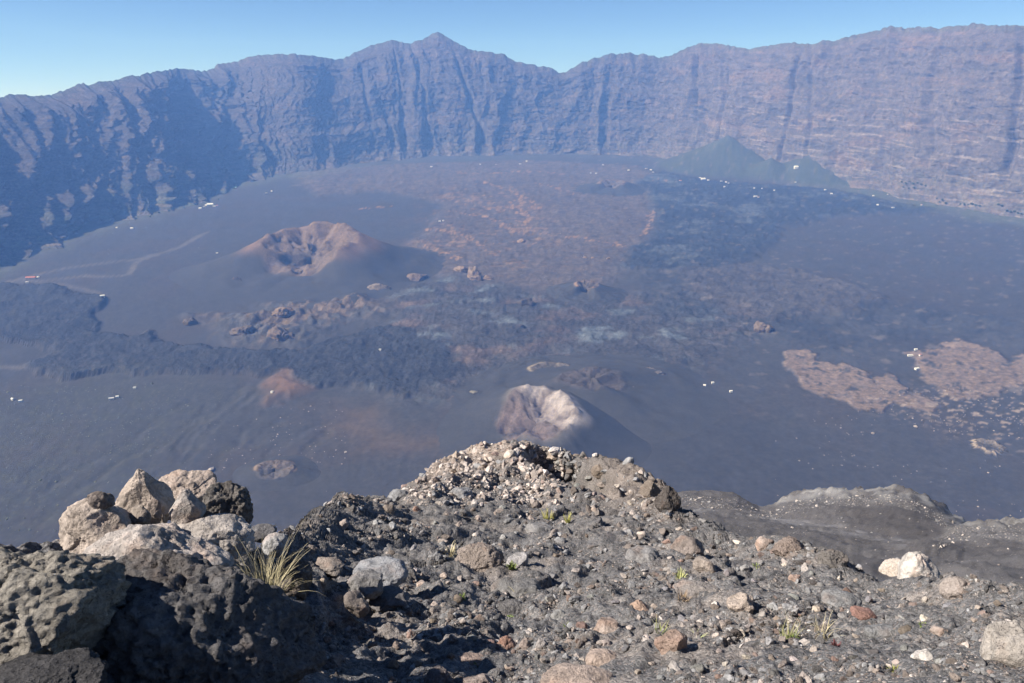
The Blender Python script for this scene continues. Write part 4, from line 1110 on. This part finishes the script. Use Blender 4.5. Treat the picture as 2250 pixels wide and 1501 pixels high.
def blades(n, spread, length, lean, width, base_col, tip_col, seed, seg=7, droop=0.6):
    g = np.random.default_rng(seed)
    V_, F_, C_ = [], [], []
    for _ in range(n):
        a = g.uniform(0, 6.283); rb = spread * math.sqrt(g.uniform())
        L = length * g.uniform(0.45, 1.0)
        a2 = a + g.normal(0, 0.5)
        ln = abs(g.normal(lean, lean * 0.5))
        p = np.array([rb * math.cos(a), rb * math.sin(a), -0.01])
        az_ = a2; el = math.pi / 2 - ln * 0.6; kinkk = g.integers(2, seg); kamt = g.normal(0, 0.25)
        wv = np.array([-math.sin(az_ + g.uniform(-1, 1)), math.cos(az_ + g.uniform(-1, 1)), 0])
        i0 = len(V_)
        j = g.uniform(0.75, 1.15)
        for k in range(seg + 1):
            t = k / seg
            w = width * (1 - 0.85 * t) * g.uniform(0.9, 1.1)
            V_.append(p - wv * w / 2); V_.append(p + wv * w / 2)
            cc = np.array(base_col) * (1 - t) + np.array(tip_col) * t
            C_ += [cc * j, cc * j]
            az_ += g.normal(0, 0.16)
            if k == kinkk: el -= abs(kamt)
            el -= ln * droop / seg * (0.5 + 1.5 * t) * 1.4
            p = p + L / seg * np.array([math.cos(az_) * math.cos(el), math.sin(az_) * math.cos(el), math.sin(el)])
        for k in range(seg):
            F_.append((i0 + 2 * k, i0 + 2 * k + 1, i0 + 2 * k + 3, i0 + 2 * k + 2))
    return np.array(V_), np.array(F_), np.clip(np.array(C_), 0, 1)

def plant(name, label, px, hpx, n, lean, wpx, base_col, tip_col, seed, spread=0.12, cat='grass', r=None, droop=0.6, stems=None):
    if r is None:
        loc, _ = hit(slope, *px)
        if loc is None: return
    else:
        loc = Vector([float(q) for q in at_range(px[0], px[1], r)])
    f = loc.y * CP - loc.z * SP
    H = hpx * f / FPX * (0.8 if cat == 'plant' else 1.15)
    e = add_obj(name, None, label=label, cat=cat)
    e.location = loc
    V_, F_, C_ = blades(n, spread * H, H, lean, wpx * f / FPX, base_col, tip_col, seed, droop=droop)
    add_obj('leaf_blades', mesh_from('leaf_blades', V_, F_, C_), MAT_PLANT, parent=e)
    if stems:
        V_, F_, C_ = blades(stems[0], spread * H * 0.7, H * stems[1], lean * 0.8, wpx * 0.8 * f / FPX, stems[2], stems[3], seed + 50, droop=droop * 0.8)
        add_obj('dry_stalks', mesh_from('dry_stalks', V_, F_, C_), MAT_PLANT, parent=e)
    return e

STRAW = (0.4, 0.34, 0.2); STRAW2 = (0.5, 0.44, 0.3); GRN = (0.12, 0.16, 0.04); LIME = (0.13, 0.15, 0.05)
plant('grass_tuft', 'tall dry grass tuft growing between the dark boulders', (585, 1338), 140, 150, 0.4, 2.0, (0.2, 0.18, 0.08), (0.48, 0.41, 0.26), 1, spread=0.16, r=3.6, droop=1.1, stems=(80, 1.35, STRAW, STRAW2))
plant('grass_tuft', 'few bent dry stalks at the frame bottom under the black boulder', (560, 1500), 40, 9, 0.5, 2.4, STRAW, STRAW2, 2, r=2.75)
plant('grass_tuft', 'yellow grass tuft on the mound, straw stems beside it', (1205, 1142), 26, 46, 0.4, 2.2, (0.3, 0.3, 0.08), (0.55, 0.48, 0.2), 3, spread=0.35)
plant('grass_tuft', 'smaller yellow-green tuft just past the one on the mound', (1246, 1148), 22, 36, 0.35, 2.2, (0.3, 0.3, 0.06), (0.5, 0.46, 0.14), 4, spread=0.2)
plant('grass_tuft', 'pale yellow tuft beyond the double-humped boulder', (1494, 1270), 22, 46, 0.5, 2.4, (0.36, 0.38, 0.12), (0.6, 0.58, 0.28), 5, spread=0.4)
plant('grass_tuft', 'dry straw tuft beside the pink-brown lump', (988, 1216), 26, 40, 0.6, 2.0, STRAW, STRAW2, 6, spread=0.4)
plant('grass_tuft', 'thin straw clump with a lime sprout at its base', (1732, 1400), 52, 40, 0.3, 1.8, (0.3, 0.34, 0.08), STRAW2, 7, spread=0.3, stems=(14, 1.2, STRAW, STRAW2))
plant('grass_tuft', 'spreading straw clump near the red-leaved plant', (1812, 1396), 46, 40, 0.6, 1.8, STRAW, STRAW2, 8, spread=0.4)
plant('grass_tuft', 'sparse green and straw blades on open ash', (1452, 1388), 34, 18, 0.5, 2.0, (0.2, 0.26, 0.06), STRAW, 9, spread=0.4)
plant('grass_tuft', 'a few wispy blades by a dark stone near the bottom', (1530, 1402), 30, 12, 0.7, 1.8, (0.2, 0.26, 0.06), STRAW2, 10, spread=0.4)
plant('grass_tuft', 'short brown dry tuft at the foot of the double-humped boulder', (1500, 1314), 20, 60, 0.6, 1.8, (0.22, 0.16, 0.1), (0.3, 0.22, 0.16), 11, spread=0.6)
plant('grass_tuft', 'dry stalks in front of the striped lava dome', (1142, 1308), 30, 10, 0.5, 1.8, STRAW, STRAW2, 12, spread=0.3)
plant('herb', 'bright green sprig in the shadow of the pale wedge rock', (1124, 1248), 24, 40, 0.5, 5, GRN, LIME, 13, spread=0.3, cat='plant')
plant('herb', 'lime green sprig on rubble uphill of the blue-grey boulder', (1012, 1314), 20, 26, 0.7, 4, GRN, LIME, 14, spread=0.5, cat='plant')
plant('herb', 'tiny green sprout in the gravel below the lava dome', (1120, 1358), 15, 16, 0.7, 4, GRN, (0.26, 0.34, 0.08), 15, spread=0.4, cat='plant')
plant('herb', 'lime green herb beside the speckled boulder', (1248, 1376), 16, 30, 0.7, 4, GRN, LIME, 16, spread=0.5, cat='plant')
plant('herb', 'second smaller lime herb next to the speckled boulder', (1282, 1372), 11, 18, 0.7, 4, GRN, LIME, 17, spread=0.5, cat='plant')
plant('herb', 'green sprout at the bottom edge by the dull brown boulder', (1050, 1464), 20, 14, 0.6, 4, GRN, LIME, 18, spread=0.4, cat='plant')
plant('herb', 'lime green leaves at the base of the thin straw clump', (1742, 1402), 20, 30, 0.8, 5, GRN, LIME, 19, spread=0.5, cat='plant')
plant('herb', 'dark red-leaved rosette near the spreading straw clump', (1838, 1420), 22, 40, 0.9, 4, (0.07, 0.03, 0.03), (0.16, 0.06, 0.06), 20, spread=0.4, cat='plant')
plant('herb', 'pale green tuft on gravel near the pink streaked stone', (1662, 1244), 12, 30, 0.8, 3, GRN, (0.36, 0.4, 0.14), 21, spread=0.5, cat='plant')
plant('herb', 'mossy green patch under the red-brown stone', (2028, 1372), 12, 40, 1.0, 4, GRN, (0.25, 0.3, 0.06), 22, spread=0.8, cat='plant')
plant('herb', 'yellowish herb low on the slope near the small white block', (1970, 1478), 26, 50, 0.8, 4, (0.16, 0.18, 0.05), (0.38, 0.36, 0.12), 23, spread=0.6, cat='plant')

# ------------------------------------------------------------------ houses, trees and outcrops on the floor
def plain_mat(name, col, rough=0.85):
    m, nt, b = new_mat(name)
    p = pos(nt)
    nt.links.new(mixc(nt, noise(nt, p, 0.6, 4), tuple(q * 0.88 for q in col), tuple(min(q * 1.06, 0.9) for q in col)), b.inputs['Base Color'])
    b.inputs['Roughness'].default_value = rough
    return m
MAT_WALL = plain_mat('limewash', (0.55, 0.53, 0.49)); MAT_ROOF_RED = plain_mat('red_roof', (0.36, 0.14, 0.1)); MAT_ROOF_WHITE = plain_mat('white_roof', (0.6, 0.59, 0.56)); MAT_ROOF_GREY = plain_mat('grey_roof', (0.45, 0.43, 0.42))
MAT_DOOR = plain_mat('wood_door', (0.16, 0.1, 0.07)); MAT_PANE = plain_mat('window_pane', (0.06, 0.07, 0.09), 0.2)

def box_me(name, parts):
    V_, F_ = [], []
    for (x0, y0, z0, x1, y1, z1) in parts:
        i = len(V_)
        V_ += [(x0, y0, z0), (x1, y0, z0), (x1, y1, z0), (x0, y1, z0), (x0, y0, z1), (x1, y0, z1), (x1, y1, z1), (x0, y1, z1)]
        F_ += [(i, i + 3, i + 2, i + 1), (i + 4, i + 5, i + 6, i + 7), (i, i + 1, i + 5, i + 4), (i + 1, i + 2, i + 6, i + 5), (i + 2, i + 3, i + 7, i + 6), (i + 3, i, i + 4, i + 7)]
    me = bpy.data.meshes.new(name); me.from_pydata(V_, [], F_); me.update()
    return me
def gable_me(w, d, z, h, over=0.4):
    x, y = w / 2 + over, d / 2 + over
    t = 0.3
    V_ = [(-x, -y, z), (x, -y, z), (x, y, z), (-x, y, z), (-x, 0, z + h), (x, 0, z + h), (-x, -y, z + t), (x, -y, z + t), (x, y, z + t), (-x, y, z + t), (-x, 0, z + h + t), (x, 0, z + h + t)]
    F_ = [(0, 3, 2, 1), (6, 7, 11, 10), (8, 9, 10, 11), (0, 1, 7, 6), (2, 3, 9, 8), (1, 2, 8, 11, 7), (3, 0, 6, 10, 9)]
    me = bpy.data.meshes.new('roof'); me.from_pydata(V_, [], F_); me.update()
    return me

def house(label, px, wpx, dpx=None, roof='white', gable=False, rot=0.0, storeys=1, group=None):
    loc, _ = hit(ground, *px)
    if loc is None: return
    f = loc.y * CP - loc.z * SP
    w = max(wpx * f / FPX, 6.0); d = max((dpx or wpx * 0.7) * f / FPX, 5.0)
    h = 3.2 * storeys + 0.6
    e = add_obj('house', None, label=label, cat='house', group=group)
    e.location = loc; e.rotation_euler = (0, 0, rot)
    add_obj('wall', box_me('wall', [(-w / 2, -d / 2, -4, w / 2, d / 2, h)]), MAT_WALL, parent=e)
    rm = {'white': MAT_ROOF_WHITE, 'red': MAT_ROOF_RED, 'grey': MAT_ROOF_GREY}[roof]
    if gable:
        add_obj('roof', gable_me(w, d, h + 0.003, d * 0.28), rm, parent=e)
    else:
        add_obj('roof', box_me('roof', [(-w / 2 - 0.3, -d / 2 - 0.3, h + 0.003, w / 2 + 0.3, d / 2 + 0.3, h + 0.45)]), rm, parent=e)
    if wpx >= 8:
        add_obj('door', box_me('door', [(-0.6, -d / 2 - 0.06, -0.5, 0.6, -d / 2 - 0.003, 2.1)]), MAT_DOOR, parent=e)
        for sx in (-0.3, 0.3):
            add_obj('window', box_me('window', [(sx * w - 0.7, -d / 2 - 0.05, 1.0, sx * w + 0.7, -d / 2 - 0.003, 2.2)]), MAT_PANE, parent=e)
    return e

HL = [('the biggest house of the hamlet', 462, 449), ('the long red-roofed house', 68, 609), ('the white chapel on the scree', 1749, 368), ('the long white barn by the tan lava', 2000, 781),
      ('the white house at the lava tongue', 1660, 431), ('the lone house by the track', 225, 651), ('the white house at the bare brown cone', 1545, 393),
      ('the lone cabin on black lava', 835, 768), ('the lone pair on the old lava', 969, 486), ('the house below the wall notch', 1143, 358), ('the farm on the green ash', 245, 876)]
house('biggest white house of the hamlet under the dark wall', (462, 452), 13, 9, 'white', True, 0.2, 2)
house('long red-roofed house beside the pale track', (68, 612), 20, 8, 'red', True, 0.15)
house('white chapel-like house high on the green scree', (1749, 370), 8, 7, 'white', True, 0.0, 3)
house('long white barn between the two tan lava patches', (2000, 783), 11, 5, 'white', False, -0.1)
house('isolated bright white house below the long barn', (2014, 812), 9, 6, 'white', True, 0.4)
house('white house at the dark lava tongue, by itself', (1660, 432), 7, 5, 'white')
house('lone house at the end of a thin track', (225, 652), 9, 6, 'white', True, 0.5)
house('white house at the foot of the largest green scree fan', (1545, 394), 9, 6, 'white', True)
house('lone white cabin on black lava', (835, 770), 5, 4)
house('farmhouse on the greenish ash plain', (245, 878), 10, 5, 'grey', True, 0.3)
house('one of a lone pair of white houses on old lava', (966, 487), 5, 4, group='lone pair of houses')
house('white house under the notch in the rim', (1143, 361), 5, 4)
SPOTS = [(440, 459, 7), (449, 455, 6), (454, 452, 7), (471, 454, 8), (477, 453, 5), (257, 501, 5), (290, 503, 7), (585, 425, 6), (597, 421, 4), (477, 557, 5), (974, 486, 4), (948, 367, 5), (1055, 362, 4), (1090, 362, 3),
         (1157, 355, 4), (1298, 381, 4), (1310, 382, 4), (1325, 363, 4), (1381, 375, 5), (1420, 371, 6), (1430, 374, 5), (1435, 379, 5), (1495, 398, 6), (1538, 391, 5), (1556, 397, 5), (1585, 399, 5), (1595, 401, 4), (1601, 403, 4),
         (1592, 411, 4), (1657, 414, 4), (1674, 415, 3), (1667, 434, 5), (1701, 419, 4), (1748, 401, 4), (1813, 418, 5), (1827, 426, 6), (1919, 431, 4), (1951, 428, 4), (1928, 451, 5), (1962, 457, 6), (2025, 451, 4), (632, 643, 5), (628, 647, 4),
         (45, 883, 8), (28, 879, 6), (296, 854, 6), (258, 874, 6), (598, 863, 4), (2012, 770, 7), (2022, 782, 6), (1548, 849, 4), (1566, 843, 4), (60, 622, 7), (84, 610, 6), (1606, 862, 4)]
hi = []
for k, (x, y, w) in enumerate(SPOTS):
    roof = 'red' if k % 9 == 4 else 'grey' if k % 5 == 2 else 'white'
    hi.append(dict(px=x, py=y, w=w, roof=roof, adj={'red': 'tiny red-roofed', 'grey': 'tiny grey-roofed', 'white': 'tiny white'}[roof]))
describe(hi, HL, 'house', ('sunward of', 'shadeward of', 'beyond', 'in front of'))
for k, it in enumerate(hi):
    house(it['label'], (it['px'], it['py']), it['w'] * 0.85, None, it['roof'], k % 2 == 0, 0.4 * math.sin(k * 2.1), group='scattered houses of the caldera floor')

# trees at the foot of the wall
MAT_BARK = plain_mat('bark', (0.12, 0.09, 0.07)); 
def leaf_mat():
    m, nt, b = new_mat('leaf')
    p = pos(nt)
    nt.links.new(mixc(nt, maprange(nt, noise(nt, p, 0.5, 3), 0.35, 0.65, 0, 1), (0.03, 0.05, 0.022), (0.07, 0.1, 0.04)), b.inputs['Base Color'])
    return m
MAT_LEAF = leaf_mat()
def crown_me(seed):
    g = np.random.default_rng(seed)
    V_, F_ = [], []
    for _ in range(240):
        d = g.normal(size=3); d /= np.linalg.norm(d)
        p = d * g.uniform(0.45, 1.0) * np.array([1, 1, 0.8]) * (0.8 + 0.35 * math.sin(d[0] * 5 + seed) * math.cos(d[1] * 4)) + np.array([0, 0, 1.25])
        s = g.uniform(0.12, 0.24)
        a, b_ = g.normal(size=3) * s, g.normal(size=3) * s
        i = len(V_)
        V_ += [p - a, p + b_, p + a, p - b_]; F_.append((i, i + 1, i + 2, i + 3))
    return mesh_from('crown', np.array(V_), np.array(F_), smooth=False)
CROWNS = [crown_me(i) for i in range(4)]
def trunk_me():
    bm = bmesh.new()
    bmesh.ops.create_cone(bm, cap_ends=True, segments=7, radius1=0.14, radius2=0.05, depth=1.6, matrix=Matrix.Translation((0, 0, 0.55)))
    for k in range(3):
        bmesh.ops.create_cone(bm, cap_ends=True, segments=5, radius1=0.05, radius2=0.02, depth=0.8, matrix=Matrix.Rotation(k * 2.1, 4, 'Z') @ Matrix.Translation((0.25, 0, 1.1)) @ Matrix.Rotation(0.8, 4, 'Y'))
    me = bpy.data.meshes.new('trunk'); bm.to_mesh(me); bm.free(); me.materials.append(MAT_BARK)
    return me
TRUNK = trunk_me()
for m_ in CROWNS: m_.materials.append(MAT_LEAF)
TSPOT = [(1981, 402), (1990, 405), (1998, 401), (2006, 406), (2015, 404), (2024, 408), (1985, 413), (1996, 416), (2008, 415), (2034, 411), (2058, 438), (2064, 446), (2070, 442), (2078, 449), (2110, 451), (2118, 452), (2127, 453),
         (2135, 451), (2143, 454), (2152, 455), (2193, 452), (2201, 455), (2212, 466), (2220, 468), (2228, 467), (2236, 471), (2244, 472), (480, 440), (430, 452), (405, 458), (372, 466), (350, 470), (330, 478), (300, 482)]
tl = [('the end of the orchard row', 2152, 455), ('the grove below the pale wall', 2000, 408), ('the tree pair at the wide gap', 2066, 445), ('the line of trees at the frame edge', 2225, 466), ('the hamlet', 460, 450), ('the dark wall foot', 330, 478)]
ti = [dict(px=x, py=y, adj='small dark green') for x, y in TSPOT]
describe(ti, tl, 'tree', ('sunward of', 'shadeward of', 'beyond', 'in front of'))
for k, it in enumerate(ti):
    loc, _ = hit(ground, it['px'], it['py'])
    l2, _ = hit(cliff, it['px'], it['py'])
    if loc is None or (l2 is not None and l2.length < loc.length): loc = l2
    if loc is None: continue
    e = add_obj('tree', None, label=it['label'], cat='tree', group='trees at the foot of the wall')
    e.location = loc; s = rng.uniform(4.0, 6.5); e.scale = (s, s, s); e.rotation_euler = (0, 0, rng.uniform(0, 6))
    for nm, me in (('trunk', TRUNK), ('crown', CROWNS[k % 4])):
        add_obj(nm, me, parent=e)

# pale outcrops standing out of the lava field
MAT_FAR = rock_mat('outcrop_rock', pit=0.0, bd=2.0, mott=0.3)
for n_ in MAT_FAR.node_tree.nodes:
    if n_.type in ('TEX_NOISE', 'TEX_VORONOI'): n_.inputs['Scale'].default_value *= 0.012
def outcrop(label, box, col, seed, style=10):
    x0, y0, x1, y1 = box
    loc, _ = hit(ground, (x0 + x1) / 2, y1)
    f = loc.y * CP - loc.z * SP
    W = (x1 - x0) * f / FPX / 2; H = (y1 - y0) * f / FPX * 0.55
    V_, F_ = rock_shape(seed, 5, (W, W * 0.7, H), cuts=style, cutlo=0.5, amp=0.3, fine=0.12, unit=W * 0.6, crack=0.08)
    col = tuple(q * 0.75 for q in col)
    o = add_obj('rock_outcrop', mesh_from('rock_outcrop', V_, F_), MAT_FAR, label=label, cat='rock')
    o.location = loc + Vector((0, 0, 0.0)); o.color = (*col, 1)
for a in [('tall tan crag, biggest of the outcrop in the lava field', (1022, 570, 1062, 608), (0.3, 0.225, 0.175), 901),
          ('jagged tan rock on the sunny flank of the biggest crag', (995, 573, 1030, 597), (0.28, 0.21, 0.165), 902),
          ('low split rock in front of the biggest crag', (1030, 592, 1064, 614), (0.27, 0.2, 0.16), 903),
          ('small tan block on the shaded side of the biggest crag', (1060, 598, 1086, 614), (0.27, 0.2, 0.16), 904),
          ('rounded tan boulder alone on the old lava field', (1134, 520, 1154, 532), (0.34, 0.24, 0.18), 905),
          ('little tan block, first of three on the lava plain', (1280, 560, 1292, 567), (0.33, 0.24, 0.18), 906),
          ('little tan block, second of three on the lava plain', (1298, 562, 1307, 568), (0.33, 0.24, 0.18), 907),
          ('little tan block, third of three on the lava plain', (1332, 563, 1341, 569), (0.33, 0.24, 0.18), 908),
          ('brown knoll of broken rock near the red cone', (886, 592, 945, 612), (0.2, 0.15, 0.12), 909),
          ('pale pitted knoll in front of the brown knoll', (808, 612, 862, 640), (0.22, 0.18, 0.15), 910),
          ('cliffed tan knoll in the rocky hills', (590, 662, 650, 690), (0.27, 0.2, 0.155), 911),
          ('brown folded knoll below the cliffed tan one', (585, 700, 655, 745), (0.19, 0.145, 0.12), 912),
          ('dark rough knoll in the rocky hills by the ash', (505, 700, 560, 730), (0.16, 0.128, 0.108), 913),
          ('dark crag on the flank under the red cone', (635, 575, 690, 610), (0.16, 0.125, 0.105), 914),
          ('dark lava crest on the sunny skirt of the red cone', (505, 600, 540, 622), (0.13, 0.105, 0.09), 915),
          ('craggy dark lump where lava meets the ash', (400, 690, 432, 712), (0.14, 0.115, 0.1), 916),
          ('black spiky lava mound mid-field', (1135, 640, 1175, 668), (0.1, 0.085, 0.08), 917),
          ('small black lava tump above the white crater', (1132, 704, 1154, 718), (0.09, 0.08, 0.08), 918),
          ('brown bench of rock beside the tan lava', (1655, 690, 1700, 725), (0.2, 0.155, 0.13), 919),
          ('grey broken ridge beyond the pale pit cone', (1410, 795, 1470, 822), (0.15, 0.13, 0.12), 920),
          ('pale crag by the sulphur flat', (1030, 848, 1052, 866), (0.3, 0.27, 0.22), 921)]:
    outcrop(*a)

# scattered scrub and blocks too many to count
def specks(name, label, cat, n, polys, size, cols, seed, cond=None):
    g = np.random.default_rng(seed)
    V0, F0 = ICO[1]
    Vs_, Fs_, Cs_ = [], [], []
    k = 0
    while k < n:
        px0, py0, px1, py1 = polys[g.integers(len(polys))]
        x, y = g.uniform(px0, px1), g.uniform(py0, py1)
        gx_, gy_ = plane_k(x, y)
        if float(n2(gx_ / 130 + seed, gy_ / 130)) + 0.5 * float(n2(gx_ / 40, gy_ / 40)) < g.uniform(-0.5, 0.6): k += 0.2; continue
        s = size * g.uniform(0.5, 1.0) * (1 + g.pareto(4))
        Vs_.append(V0 * s * g.uniform(0.6, 1.2, (len(V0), 1)) * np.array([1, 1, 0.75]) + np.array([gx_, gy_, 0]))
        Fs_.append(F0 + len(V0) * (len(Fs_)))
        Cs_.append(np.tile(np.array(cols[g.integers(len(cols))]) * g.uniform(0.8, 1.15), (len(V0), 1)))
        k += 1
    V_ = np.concatenate(Vs_); cen = V_.reshape(-1, len(V0), 3).mean(1)
    gz = ground_z(cen[:, 0], cen[:, 1])
    V_[:, 2] += np.repeat(gz, len(V0))
    add_obj(name, mesh_from(name, V_, np.concatenate(Fs_), np.concatenate(Cs_), smooth=False), MAT_PLANT, kind='stuff', label=label, cat=cat)
specks('scrub', 'low green scrub dotted over the ash plain', 'scrub', 1800, [(-50, 840, 520, 1180), (-50, 840, 420, 1000), (200, 480, 480, 560), (2000, 445, 2250, 480)], 1.2, [(0.1, 0.11, 0.065), (0.12, 0.125, 0.075), (0.08, 0.09, 0.055)], 61)
specks('scree', 'pale blocks scattered on the dark plain', 'scree', 700, [(1700, 900, 2250, 1150), (450, 880, 760, 1080), (1880, 850, 2250, 960), (900, 480, 1420, 620)], 1.3, [(0.3, 0.26, 0.23), (0.2, 0.17, 0.15)], 62)
